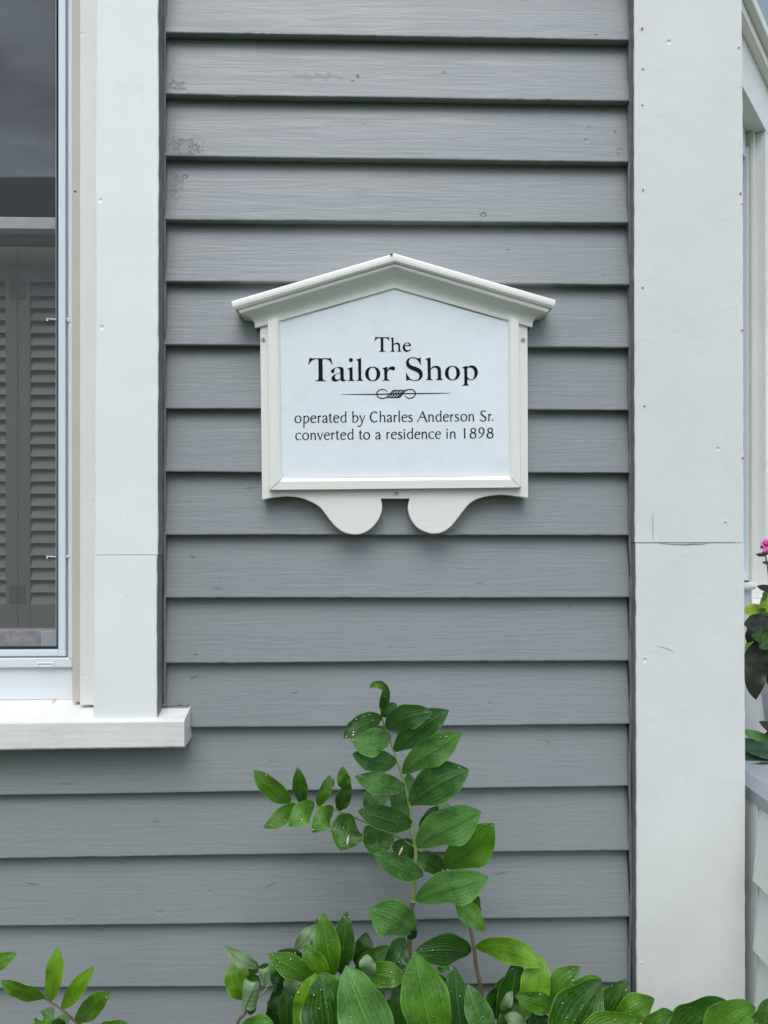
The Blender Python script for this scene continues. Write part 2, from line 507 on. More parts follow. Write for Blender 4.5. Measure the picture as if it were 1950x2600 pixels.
# insect screen: woven threads finer than a picture element -> coverage
m, nt, out = new_mat('insect_screen')
df = nd(nt, 'ShaderNodeBsdfDiffuse')
df.inputs['Color'].default_value = (0.22, 0.24, 0.25, 1)
tr = nd(nt, 'ShaderNodeBsdfTransparent')
mx = nd(nt, 'ShaderNodeMixShader')
mps = mapping(nt, (1, 1, 1))
sx = nt.nodes.new('ShaderNodeSeparateXYZ')
nt.links.new(mps.outputs[0], sx.inputs[0])
wxn = math_n(nt, 'SINE', math_n(nt, 'MULTIPLY', sx.outputs[0], 2 * math.pi / 0.00145))
wzn = math_n(nt, 'SINE', math_n(nt, 'MULTIPLY', sx.outputs[2], 2 * math.pi / 0.00155))
cov = math_n(nt, 'MAXIMUM', ramp(nt, wxn, 0.90, 0.97), ramp(nt, wzn, 0.90, 0.97))
nt.links.new(ramp(nt, cov, 0, 1, 0.04, 0.92), mx.inputs[0])
nt.links.new(tr.outputs[0], mx.inputs[1])
nt.links.new(df.outputs[0], mx.inputs[2])
nt.links.new(mx.outputs[0], out.inputs['Surface'])
M['screen'] = m

# ------------------------------------------------------------------ ground and surroundings
g = mesh_obj('ground', [(-200, -200, 0), (200, -200, 0), (200, 200, 0), (-200, 200, 0)], [(0, 1, 2, 3)], M['grass'])
g['kind'] = 'structure'
g = MB()
g.box(-2.4, 3.5, -1.1, 0.6, -0.05, 0.03)
g = g.build('garden_bed', M['soil'])
g['kind'] = 'structure'

# trees across the street, which the window panes mirror
rnd = random.Random(5)
tv, tf = [], []
for k in range(12):
    cx, cy, cz = -26 + k * 4.6 + rnd.uniform(-1, 1), -17 - rnd.uniform(0, 3), rnd.uniform(4.4, 5.0)
    if -22 < cx < 3:
        continue
    # solid inner mass of the crown
    nb, ns_, nr_ = len(tv), 28, 20
    for a_ in range(nr_ + 1):
        for b_ in range(ns_):
            th, ph_ = math.pi * a_ / nr_, 2 * math.pi * b_ / ns_
            d = Vector((math.sin(th) * math.cos(ph_), math.sin(th) * math.sin(ph_), math.cos(th)))
            d *= (0.72 + 0.3 * mnoise.noise(d * 2.5 + Vector((k, 0, 0)))) * 1.12 + 0.10 * mnoise.noise(d * 9 + Vector((k, 5, 0)))
            tv.append(Vector((cx + d.x * 3.9, cy + d.y * 3.2, max(0.0, cz + d.z * 4.7))))
    for a_ in range(nr_):
        for b_ in range(ns_):
            tf.append((nb + a_ * ns_ + b_, nb + a_ * ns_ + (b_ + 1) % ns_, nb + (a_ + 1) * ns_ + (b_ + 1) % ns_, nb + (a_ + 1) * ns_ + b_))
    for q in range(7000):
        d = Vector((rnd.gauss(0, 1), rnd.gauss(0, 1), rnd.gauss(0, 1))).normalized()
        d *= (0.72 + 0.3 * mnoise.noise(d * 2.5 + Vector((k, 0, 0)))) * rnd.uniform(0.3, 1) ** 0.5 * 1.25
        p = Vector((cx + d.x * 3.7, cy + d.y * 3, cz + d.z * 4.7))
        if p.z < 0:
            continue
        a = Vector((rnd.gauss(0, 1), rnd.gauss(0, 1), rnd.gauss(0, 1))).normalized() * 0.16
        b = a.cross(Vector((rnd.gauss(0, 1), rnd.gauss(0, 1), rnd.gauss(0, 1)))).normalized() * 0.11
        n = len(tv)
        tv += [p - a, p + b, p + a, p - b]
        tf.append((n, n + 1, n + 2, n + 3))
nh = empty('neighbour_house', 'dark roofed house across the street whose roofline mirrors in the upper window pane', 'house')
b_ = []
hx0, hx1, hy0, hy1, hz, hr = -17.0, -1.5, -24.0, -16.5, 7.2, 10.6
mesh_obj('wall', [(hx0, hy1, 0), (hx1, hy1, 0), (hx1, hy0, 0), (hx0, hy0, 0), (hx0, hy1, hz), (hx1, hy1, hz), (hx1, hy0, hz), (hx0, hy0, hz)],
         [(0, 1, 5, 4), (1, 2, 6, 5), (2, 3, 7, 6), (3, 0, 4, 7)], simple('far_wall', (0.10, 0.11, 0.10), rough=0.8), nh)
hm = (hy0 + hy1) / 2
mesh_obj('roof', [(hx0 - .4, hy1 + .4, hz - .2), (hx1 + .4, hy1 + .4, hz - .2), (hx1 + .4, hm, hr), (hx0 - .4, hm, hr), (hx1 + .4, hy0 - .4, hz - .2), (hx0 - .4, hy0 - .4, hz - .2)],
         [(0, 1, 2, 3), (3, 2, 4, 5), (1, 4, 2), (0, 3, 5)], simple('far_roof', (0.045, 0.045, 0.05), rough=0.9), nh)
far = mesh_obj('distant_trees', tv, tf, simple('far_foliage', (0.05, 0.085, 0.03), rough=0.8, noise_amt=0.4, nscale=1.0))
far['kind'] = 'stuff'
far['label'] = 'line of leafy trees across the street mirrored in the window panes'

# ------------------------------------------------------------------ the house wall
house = empty('clapboard_house', 'grey clapboard house front with white corner board and window trim', 'house')
XR = wx(1600, 0.0)       # right end of the siding
SID_L = wx(416, 0.0)
TB = 0.0175               # butt thickness
left_c = [(417, y) for y in (-74, 83, 239, 396, 558.5, 714.5, 875.6, 1037.5, 1198.5, 1359, 1518.5, 1683)] + [(480, 1848)] + \
         [(0, 2019.5), (0, 2179), (0, 2352.5), (0, 2509.5), (0, 2668), (0, 2830)]
right_y = [-54, 103, 257, 412, 565, 724, 882.5, 1041, 1200, 1358.8, 1517.4, 1677.8, 1839.4, 1996, 2159, 2328, 2495.7, 2650, 2808]
lines = []
for (lx, ly), ry in zip(left_c, right_y):
    a, b = W(lx, ly, 0), W(1597, ry, 0)
    lines.append((a.x, a.z, b.x, b.z))


def line_z(i, x):
    if i < 0:
        return line_z(0, x) + 0.102 * (-i)
    if i >= len(lines):
        return line_z(len(lines) - 1, x) - 0.103 * (i - len(lines) + 1)
    a = lines[i]
    return a[1] + (a[3] - a[1]) * (x - a[0]) / (a[2] - a[0])


FAR_L = -1.75


def clapboard(i, x0, x1):
    n = max(30, int((x1 - x0) / 0.008))
    rows = []
    sd_ = i * 7.31
    wave = 0.0012
    for k in range(n + 1):
        x = x0 + (x1 - x0) * k / n
        z = line_z(i, x) + mnoise.noise(Vector((x * 3, sd_, 0))) * wave + mnoise.noise(Vector((x * 45, sd_, 3))) * 0.00055
        chip = mnoise.noise(Vector((x * 120, sd_, 9)))
        lump = max(0, mnoise.noise(Vector((x * 9, sd_, 5))) - 0.15)
        z -= chip * 0.0016 * lump * 2.2
        zt = line_z(i - 1, x) + 0.012
        yb = mnoise.noise(Vector((x * 2.2, sd_, 1))) * 0.0010
        slope = TB / max(0.02, (zt - 0.012 - z))
        zs = [z + 0.0006, z, z + 0.0002, z + 0.0014, z + 0.0026, z + 0.004, z + 0.03, z + 0.07, zt]
        ys = [TB + 0.002, 0.0018, 0.0005, 0.0001, 0.0026 * slope - 0.0003, 0.004 * slope - 0.0003, 0.03 * slope - 0.0004, 0.07 * slope - 0.0004, (zt - z) * slope]
        rows.append([(x, yy + yb, zz) for yy, zz in zip(ys, zs)])
    m_ = len(rows[0])
    v = [p for r in rows for p in r]
    f = []
    for k in range(n):
        for j in range(m_ - 1):
            a = k * m_ + j
            f.append((a, a + m_, a + m_ + 1, a + 1))
    o = mesh_obj('clapboard', v, f, M['siding'], house, smooth=False)
    for p in o.data.polygons:
        p.use_smooth = True
    # keep the butt edge crisp
    return o


SILL_I = 12
for i in range(-6, 23):
    if i <= 11:
        clapboard(i, SID_L - 0.0, XR)
    elif i == SILL_I:
        clapboard(i, SID_L - 0.01, XR)
    elif line_z(i, 0) > 0.02:
        clapboard(i, FAR_L, XR)

b = MB()
b.box(FAR_L, XR + 0.02, 0.045, 0.10, 0.0, wz(1900, 0.05))
b.box(SID_L - 0.02, XR + 0.17, 0.045, 0.10, wz(1900, 0.05) + 0.0, 3.0)
b.build('sheathing', M['grey_side'], house)
b = MB()
b.box(FAR_L, XR, -0.01, 0.044, 0.0, line_z(22, 0) - 0.004 if line_z(22, 0) > 0.02 else 0.12)
b.build('foundation', M['stone'], house)

# small paint-filled nail heads and knots standing on the boards
MARKS = [(1512, 88, 3), (908, 193, 3), (1227, 543, 7), (1372, 1190, 3), (1498, 1230, 3), (470, 447, 6), (1560, 2180, 4), (570, 1998, 4), (690, 2148, 4),
         (905, 2150, 4), (1240, 1985, 5), (180, 2332, 5), (577, 2325, 6), (526, 2333, 3), (1236, 2315, 4), (1500, 2470, 4), (1540, 2472, 4), (455, 2412, 3),
         (1490, 1470, 3), (1530, 700, 3), (640, 1790, 3), (1480, 2300, 3), (990, 1640, 3), (1000, 2312, 4), (1310, 1650, 3), (560, 1475, 3)]
for (px, py, r_) in MARKS:
    p = W(px, py, 0.0)
    zb = None
    for i in range(20):
        if line_z(i, p.x) < p.z:
            zb = line_z(i, p.x)
            zt = line_z(i - 1, p.x)
            break
    yy = TB * (p.z - zb) / (zt - zb)
    p = W(px, py, yy)
    rr = r_ * 0.00062
    v, f = [], []
    for ring, (q, dy) in enumerate(((1.25, 0.0006), (1.0, -0.0007), (0.7, -0.0002), (0.3, 0.0002))):
        for k in range(10):
            a = 2 * math.pi * k / 10
            v.append((p.x + math.cos(a) * rr * q * 1.25, p.y + dy, p.z + math.sin(a) * rr * q))
    for ring in range(3):
        for k in range(10):
            a, c = ring * 10 + k, ring * 10 + (k + 1) % 10
            f.append((a, c, c + 10, a + 10))
    f.append(tuple(range(30, 40)))
    mesh_obj('nail_head', v, f, M['siding'], house, smooth=True)


# ---- wooden board built as a slightly uneven prism between pixel outlines
def upright_board(name, pxL, pxR, y0, y1, Yf, Yb, mats, parent, side_l=0, side_r=0, seg=60, rough_edge=0.0009, seed=0, botz=None, topz=None, xbL=None, xbR=None):
    """pxL/pxR: (px at top, px at bottom) of the left and right front edges; y0,y1 photo rows of top and bottom (at Yf)"""
    zt = wz(y0, Yf) if topz is None else topz
    zb = wz(y1, Yf) if botz is None else botz
    za, zc = wz(0, Yf), wz(2600, Yf)
    v, f, mi = [], [], []
    seg = max(8, int(abs(zt - zb) / 0.006))
    cols = 6
    for i in range(seg + 1):
        z = zt + (zb - zt) * i / seg
        t = (za - z) / (za - zc)
        xl = wx(pxL[0], Yf) * (1 - t) + wx(pxL[1], Yf) * t
        xr = wx(pxR[0], Yf) * (1 - t) + wx(pxR[1], Yf) * t
        nl = mnoise.noise(Vector((seed, z * 40, 0))) * rough_edge + mnoise.noise(Vector((seed, z * 4, 0))) * 0.0012
        nr = mnoise.noise(Vector((seed + 5, z * 40, 0))) * rough_edge + mnoise.noise(Vector((seed + 5, z * 4, 0))) * 0.0012
        xl += nl
        xr += nr
        bl = xl if xbL is None else xbL
        br = xr if xbR is None else xbR
        bw = mnoise.noise(Vector((seed, z * 1.5, 7))) * 0.0008
        row = [(bl, Yb), (xl, Yf + 0.0022), (xl + 0.0008, Yf + 0.0006), (xl + 0.0025, Yf)]
        row += [(xr - 0.0025, Yf), (xr - 0.0008, Yf + 0.0006), (xr, Yf + 0.0022), (br, Yb)]
        v += [(x, y + bw, z) for x, y in row]
    m_ = 8
    for i in range(seg):
        for j in range(m_ - 1):
            a = i * m_ + j
            f.append((a, a + m_, a + m_ + 1, a + 1))
            mi.append(side_l if j == 0 else side_r if j == m_ - 2 else 0)
    f.append(tuple(range(m_)))
    mi.append(0)
    f.append(tuple(reversed([seg * m_ + j for j in range(m_)])))
    mi.append(0)
    o = mesh_obj(name, v, f, mats, parent, mi)
    return o


# corner board: two lengths with a butt joint
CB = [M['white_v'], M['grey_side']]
upright_board('corner_board', (1610, 1614), (1886, 1893), -900, 1378, -0.023, 0.09, CB, house, side_l=1, seed=11)
o = upright_board('corner_board', (1611, 1617), (1888, 1894), 1380.2, 2600, -0.0235, 0.09, CB, house, side_l=1, seed=17, botz=0.02)
# caulk bead between boards and corner board
for (px0, seed, r0) in ((1600.5, 3, 0.0028), (1606, 9, 0.0016)):
    t_ = MB()
    pts, rr = [], []
    n = 260
    for i in range(n + 1):
        z = 2.7 - 2.6 * i / n
        py = CY - (z - EYE) / DIST * F
        x = wx(px0, 0) + mnoise.noise(Vector((seed, z * 6, 0))) * 0.0035 + mnoise.noise(Vector((seed, z * 30, 0))) * 0.001
        y = -0.001 + mnoise.noise(Vector((seed, z * 9, 4))) * 0.003 + (0 if seed == 3 else 0.006)
        pts.append((x, y, z))
        rr.append(r0 * (1 + 0.6 * mnoise.noise(Vector((seed, z * 25, 8)))))
    t_.tube(pts, rr, 7)
    t_.build('caulk_bead', M['caulk'], house, smooth=True)
t_ = MB()
pts = []
for i in range(241):
    z = 2.65 - 2.45 * i / 240
    if z < wz(1830, 0):
        break
    pts.append((wx(417.5, 0) + mnoise.noise(Vector((z * 12, 1, 1))) * 0.0012, 0.002 + mnoise.noise(Vector((z * 20, 5, 1))) * 0.002, z))
t_.tube(pts, 0.0024, 6)
t_.build('caulk_bead', M['caulk'], house, smooth=True)


def disc(name, px, py, Y, r_mm, mat, parent, hollow=False, depth=0.0007, asp=1.0, rot=0):
    p = W(px, py, Y)
    r = r_mm / 1000
    v, f = [], []
    n = 12
    prof = ((1.0, 0.0004), (0.92, -depth), (0.55, -depth * (0.4 if hollow else 1.15)), (0.12, -depth * (0.1 if hollow else 1.2)))
    for q, dy in prof:
        for k in range(n):
            a = 2 * math.pi * k / n
            j = 1 + 0.14 * mnoise.noise(Vector((px + k, py, q)))
            v.append((p.x + math.cos(a) * r * q * j * asp, Y + dy, p.z + math.sin(a) * r * q * j))
    for ring in range(3):
        for k in range(n):
            a, c = ring * n + k, ring * n + (k + 1) % n
            f.append((a, c, c + n, a + n))
    f.append(tuple(range(3 * n, 4 * n)))
    return mesh_obj(name, v, f, mat, parent, smooth=True)


for px, py, r, mt in ((1631, 71, 3.6, 'filler'), (1632, 729, 2.8, 'filler'), (1637, 1030, 2.4, 'rust'), (1881, 490, 3.0, 'rust'), (1885, 838, 2.8, 'rust'),
                      (1887, 1162, 2.8, 'rust'), (1633, 482, 2.0, 'screw_hole'), (1877, 118, 3.2, 'white_v'), (1633, 172, 3.4, 'white_v'), (1632, 264, 3.0, 'white_v'),
                      (1843, 1323, 3.4, 'white_v'), (1876, 2195, 3.2, 'white_v'),
                      (1635, 2192, 2.6, 'white_v'), (1885, 515, 2.4, 'white_v'), (1630, 2445, 3.0, 'white_v')):
    disc('nail_head', px, py, -0.0241, r * 0.62, M[mt], house, depth=0.0003 if mt == 'white_v' else 0.0006)
# short split in the lower corner board, and a hairline crack above the joint
def crack(pts, w_mm, parent, Yf_=None, mat='crack'):
    v, f = [], []
    n = len(pts)
    for i, (px, py) in enumerate(pts):
        p = W(px, py, -0.02385) if Yf_ is None else Yf_(px, py)
        h = w_mm / 2000 * math.sin(math.pi * (i + 0.3) / (n - 0.4)) * (1 + 0.5 * mnoise.noise(Vector((px, py, 0))))
        q0, q1 = pts[max(0, i - 1)], pts[min(n - 1, i + 1)]
        dx, dy = q1[0] - q0[0], q1[1] - q0[1]
        l = math.hypot(dx, dy)
        v += [(p.x + dy / l * h, p.y, p.z + dx / l * h), (p.x - dy / l * h, p.y, p.z - dx / l * h)]
    for i in range(n - 1):
        f.append((2 * i, 2 * i + 1, 2 * i + 3, 2 * i + 2))
    mesh_obj('crack', v, f, M[mat], parent)


M['crack'] = simple('crack_shadow', (0.16, 0.16, 0.155), rough=0.9)
M['crack_soft'] = simple('crack_soft', (0.34, 0.34, 0.33), rough=0.9)
M['nick'] = simple('nick_shadow', (0.085, 0.088, 0.09), rough=0.9)
M['nick_light'] = simple('nick_edge', (0.34, 0.36, 0.37), rough=0.6)


def on_board(px, py):
    p = W(px, py, 0.005)
    for i in range(22):
        if line_z(i, p.x) < p.z:
            zb, zt = line_z(i, p.x), line_z(i - 1, p.x)
            break
    return W(px, py, TB * (p.z - zb) / (zt - zb) - 0.0016)


rk = random.Random(21)
NICK = [(388, 2092, 396, 2075, 1.0), (395, 2090, 405, 2084, 1.0), (672, 2254, 702, 2240, 0.9), (712, 2278, 712, 2272, 1.3), (685, 1931, 690, 1932, 1.2), (1285, 632, 1292, 634, 1.2), (905, 191, 912, 195, 1.8),
        (1120, 180, 1135, 183, 1.0), (890, 205, 902, 203, 1.0), (480, 1410, 497, 1414, 1.1), (492, 1661, 501, 1662, 1.3), (536, 1489, 566, 1493, 0.8), (480, 1722, 505, 1716, 1.0), (1558, 330, 1566, 333, 2.0),
        (1563, 376, 1584, 377, 0.9), (1564, 388, 1575, 389, 0.9), (1490, 318, 1500, 320, 0.9), (740, 1760, 760, 1757, 0.7), (1380, 1880, 1400, 1884, 0.8), (1210, 1480, 1230, 1478, 0.7), (560, 240, 600, 244, 0.7),
        (1250, 2220, 1290, 2213, 0.7), (150, 1990, 190, 1986, 0.7), (60, 2240, 100, 2246, 0.7), (1440, 1540, 1452, 1536, 1.0), (620, 1240, 650, 1236, 0.8), (1455, 1078, 1480, 1040, 0.8), (700, 2080, 730, 2076, 0.7)]
for (ax_, ay_, bx_, by_, wmm) in NICK:
    pts_ = [(ax_ + (bx_ - ax_) * t_ / 4 + rk.uniform(-0.6, 0.6), ay_ + (by_ - ay_) * t_ / 4 + rk.uniform(-0.8, 0.8)) for t_ in range(5)]
    crack(pts_, wmm * 0.9, house, on_board, 'nick')
    crack([(x_ + 1.0, y_ + 2.0) for x_, y_ in pts_], wmm * 0.7, house, on_board, 'nick_light')
crack([(1668, 1641), (1682, 1643), (1695, 1648), (1703, 1651), (1712, 1655)], 1.5, house, None, 'crack_soft')
crack([(1658, 1298), (1657.5, 1320), (1658.5, 1340), (1658, 1360), (1660, 1376)], 0.9, house, None, 'crack_soft')
crack([(1670, 1378.6), (1690, 1381), (1712, 1382.5), (1736, 1383), (1760, 1381.5), (1785, 1382), (1800, 1379)], 1.3, house)

# ------------------------------------------------------------------ the window (part of the house, with its own pieces)
CAS_Y, SILL_Y = -0.034, -0.041
XC = wx(-500, 0.03)                      # middle of the window
ZTOP = 2.62


def mir(x):
    return 2 * XC - x


# window jamb box = the part itself
b = MB()
ZS = wz(1753, 0.055)
b.box(mir(wx(183, 0.02)), mir(wx(160, 0.02)), 0.016, 0.15, ZS - 0.02, ZTOP)
b.box(wx(160, 0.036), wx(183, 0.02) + 0.008, 0.0375, 0.15, ZS - 0.02, ZTOP)
b.box(mir(wx(160, 0.02)) - 0.03, wx(160, 0.02) + 0.03, 0.016, 0.15, ZTOP, ZTOP + 0.03)
b.box(mir(wx(240, 0.02)), wx(240, 0.02), 0.08, 0.20, ZS - 0.09, ZS - 0.05)
win = b.build('window', M['vinyl'], house)

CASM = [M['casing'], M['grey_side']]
upright_board('casing', (243, 239), (402, 400), -900, 1407.3, CAS_Y, 0.016, CASM, win, side_r=1, seed=31, topz=ZTOP)
upright_board('casing', (240.5, 236), (401.5, 396.5), 1408.6, 1826, CAS_Y - 0.0006, 0.016, CASM, win, side_r=1, seed=37)
b = MB()
xcl, xcr = mir(wx(402, CAS_Y)), wx(402, CAS_Y)
b.box(xcl, mir(wx(243, CAS_Y)), CAS_Y, 0.016, wz(1828, CAS_Y), ZTOP)
b.build('casing', M['white_v'], win)
b = MB()
b.box(xcl - 0.01, xcr + 0.01, CAS_Y - 0.002, 0.03, ZTOP + 0.001, ZTOP + 0.11, bev=0.002)
b.build('head_casing', M['white_v'], win)


# sill
def sill():
    n = 150
    x0, x1 = mir(wx(468, SILL_Y)), wx(468, SILL_Y)
    v, f = [], []
    prof = []
    z1, z2 = wz(1828, SILL_Y), wz(1899, SILL_Y)
    for k in range(n + 1):
        x = x0 + (x1 - x0) * k / n
        dz = mnoise.noise(Vector((x * 50, 2, 2))) * 0.0005 + mnoise.noise(Vector((x * 3, 2, 2))) * 0.0012
        tilt = (x - wx(0, 0)) * 0.006
        a1 = z1 + dz + tilt
        a2 = z2 + mnoise.noise(Vector((x * 70, 7, 2))) * 0.0006 + tilt * 1.3
        row = [(0.094, a1 + 0.22 * 0.135), (0.0, a1 + 0.22 * 0.041), (SILL_Y + 0.004, a1 + 0.0008), (SILL_Y + 0.0012, a1 - 0.0003), (SILL_Y, a1 - 0.003),
               (SILL_Y + 0.0003, a2 + 0.003), (SILL_Y + 0.0016, a2 + 0.0006), (SILL_Y + 0.005, a2), (0.094, a2 + 0.004)]
        v += [(x, y, z) for y, z in row]
    m_ = 9
    for k in range(n):
        for j in range(m_ - 1):
            a = k * m_ + j
            f.append((a, a + 1, a + m_ + 1, a + m_))
    f.append(tuple(reversed(range(m_))))
    f.append(tuple(n * m_ + j for j in range(m_)))
    return mesh_obj('sill', v, f, M['sill'], win)


sill()
# rough caulk where the sill horn meets the boards
t_ = MB()
pts = []
for i in range(40):
    x = wx(414, 0) + (wx(480, 0) - wx(414, 0)) * i / 39
    pts.append((x, -0.001 + mnoise.noise(Vector((x * 200, 0, 0))) * 0.002, wz(1786, 0) + mnoise.noise(Vector((x * 260, 3, 0))) * 0.0022))
t_.tube(pts, [0.0022 * (1 + 0.6 * mnoise.noise(Vector((i * 0.7, 0, 3)))) for i in range(40)], 6)
t_.build('caulk_bead', M['caulk'], win, smooth=True)

# layered stops beside the glazing, right side and its mirror
def strip(name, pxl, pxr, Yf, Yb, ybot, mat, zt=ZTOP, bev=0.0012, both=True, topy=None):
    x0, x1 = wx(pxl, Yf), wx(pxr, Yf)
    zb = wz(ybot, Yf)
    zt = wz(topy, Yf) if topy is not None else zt
    b = MB()
    b.box(x0, x1, Yf, Yb, zb, zt, bev=bev)
    b.build(name, mat, win)
    if both:
        b = MB()
        b.box(mir(x1), mir(x0), Yf, Yb, zb, zt, bev=bev)
        b.build(name, mat, win)


strip('outer_stop', 202.6, 250, 0.000, 0.036, 1786, M['cream'])
strip('parting_strip', 183.2, 205, 0.011, 0.036, 1778, M['tan'])
strip('track', 173, 184, 0.026, 0.0365, 1668, M['vinyl'])
strip('track', 164, 174, 0.0345, 0.0368, 1662, M['alu_grey'], bev=0)
xl_, xr_ = mir(wx(166, 0.028)), wx(166, 0.028)
# screen frame
b = MB()
w_ = wx(166, 0.028) - wx(148, 0.028)
zb0, zb1 = wz(1662, 0.028), wz(1646, 0.028)
b.box(xr_ - w_, xr_, 0.028, 0.0372, zb1 + 0.0002, ZTOP - 0.01, bev=0.001)
b.box(xl_, xl_ + w_, 0.028, 0.0372, zb1 + 0.0002, ZTOP - 0.01, bev=0.001)
b.box(xl_, xr_ - w_ - 0.0002, 0.028, 0.0372, zb0, zb1, bev=0.001)
b.box(xr_ - w_ + 0.0001, xr_, 0.0278, 0.0372, zb0 - 0.0005, zb1, bev=0.0008)
b.build('screen_frame', M['alu'], win)
b = MB()
g0, g1 = wx(143.5, 0.031), wx(149, 0.031)
b.tube([(g1 - 0.002, 0.0325, zb1 + 0.003), (g1 - 0.002, 0.0325, ZTOP - 0.02)], 0.0023, 8)
b.tube([(xl_ + w_, 0.0325, zb1 + 0.003), (g1 - 0.002, 0.0325, zb1 + 0.003)], 0.0023, 8)
b.build('gasket', M['gasket'], win, smooth=True)
b = MB()
b.box(g1 - 0.0062, g1 - 0.0042, 0.0338, 0.036, zb1 + 0.006, ZTOP - 0.02)
b.build('screen_edge', M['spline'], win)
b = MB()
b.add([(xl_ + w_, 0.0365, zb1 + 0.002), (g1 - 0.004, 0.0365, zb1 + 0.002), (g1 - 0.004, 0.0365, ZTOP - 0.02), (xl_ + w_, 0.0365, ZTOP - 0.02)], [(0, 1, 2, 3)])
b.build('insect_screen', M['screen'], win)
# bottom rail of the frame with the pull slot
b = MB()
rz0, rz1 = wz(1691, 0.027), wz(1667, 0.027)
b.box(mir(wx(183, 0.027)), wx(183, 0.027), 0.027, 0.06, rz0, rz1, bev=0.0016)
b.build('bottom_rail', M['vinyl'], win)
b = MB()
s0, s1 = wx(92, 0.026), wx(138, 0.026)
sz0, sz1 = wz(1690, 0.026) + 0.0005, wz(1678, 0.026)
b.box(s0, s1, 0.0252, 0.028, sz0, sz0 + 0.0022, bev=0.0008)
b.box(s0, s1, 0.0252, 0.028, sz1 - 0.0022, sz1, bev=0.0008)
b.box(s0, s0 + 0.004, 0.0250, 0.028, sz0 + 0.001, sz1 - 0.001, bev=0.0008)
b.box(s1 - 0.004, s1, 0.0250, 0.028, sz0 + 0.001, sz1 - 0.001, bev=0.0008)
b.build('finger_pull', M['vinyl'], win)
b = MB()
b.box(mir(wx(183, 0.034)), wx(183.5, 0.034), 0.034, 0.07, wz(1765, 0.034) - 0.004, rz0 + 0.001)
b.build('sub_sill', M['vinyl'], win)
# screen pins
for py in (815, 1413):
    b = MB()
    z = wz(py, 0.03)
    b.tube([(wx(120, 0.033), 0.033, z + 0.001), (wx(143, 0.033), 0.033, z)], 0.0012, 6)
    b.tube([(wx(119, 0.033), 0.033, z + 0.0035), (wx(120, 0.033), 0.033, z - 0.0025)], 0.0013, 6)
    b.tube([(wx(168, 0.03), 0.031, z), (wx(174.5, 0.03), 0.031, z)], 0.0021, 8)
    b.build('screen_pin', M['vinyl'], win, smooth=True)
    disc('screen_pin', 174, py, 0.0255, 2.2, M['vinyl'], win)

disc('knot', 191, 485, 0.0112, 2.6, M['screw_hole'], win, asp=0.8)
disc('knot', 190.5, 483, 0.0104, 1.8, M['tan'], win, asp=0.8)
# sashes
GY = 0.085
gx0, gx1 = mir(wx(150, GY)), wx(150, GY)
zm0, zm1 = wz(590, 0.07), wz(560, 0.07)
b = MB()
b.box(gx0, gx1, 0.068, 0.098, zm0, zm1, bev=0.0015)
b.build('meeting_rail', M['rail_white'], win)
b = MB()
b.box(gx0, gx1, 0.100, 0.128, wz(622, 0.1), wz(592, 0.1), bev=0.001)
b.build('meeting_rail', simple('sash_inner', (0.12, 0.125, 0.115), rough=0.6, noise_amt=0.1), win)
b = MB()
b.box(gx0, gx1 + 0.02, 0.095, 0.125, wz(1660, 0.095), wz(1597, 0.095), bev=0.0015)
b.build('sash_rail', M['wood_rail'], win)
b = MB()
b.box(wx(105, 0.09), wx(146, 0.09), 0.088, 0.0945, wz(1652, 0.09), wz(1599, 0.09), bev=0.001)
b.build('sash_corner', simple('sash_corner_paint', (0.42, 0.46, 0.5), rough=0.5, noise_amt=0.1), win)
b = MB()
b.add([(gx0, 0.075, zm1 - 0.004), (gx1, 0.075, zm1 - 0.004), (gx1, 0.075, ZTOP), (gx0, 0.075, ZTOP)], [(0, 1, 2, 3)])
b.build('glass_pane', M['glass'], win)
b = MB()
b.add([(gx0, 0.112, wz(1640, 0.11)), (gx1, 0.112, wz(1640, 0.11)), (gx1, 0.112, zm0 + 0.03), (gx0, 0.112, zm0 + 0.03)], [(0, 1, 2, 3)])
b.build('glass_pane', M['glass'], win)
# dim room behind the window
b = MB()
b.box(-2.4, XR + 0.5, 2.6, 2.7, 0.0, 3.2)
b.box(-2.5, -2.4, 0.16, 2.7, 0.0, 3.2)
b.box(XR - 0.2, XR - 0.1, 0.16, 2.6, 0.0, 3.2)
b.box(-2.4, XR - 0.2, 0.16, 2.6, 3.1, 3.2)
b.box(-2.4, XR - 0.2, 0.16, 2.6, 0.1, 0.2)
room = b.build('interior_room', M['dark'], house)
# roller shade hanging behind the upper sash
# ------------------------------------------------------------------ louvered shutters inside the window
SY = 0.150
shut = empty('louvered_shutter', 'pale louvered folding shutter pair with small hinges behind the left window screen', 'shutter')


def sx_(px):
    return wx(px, SY)


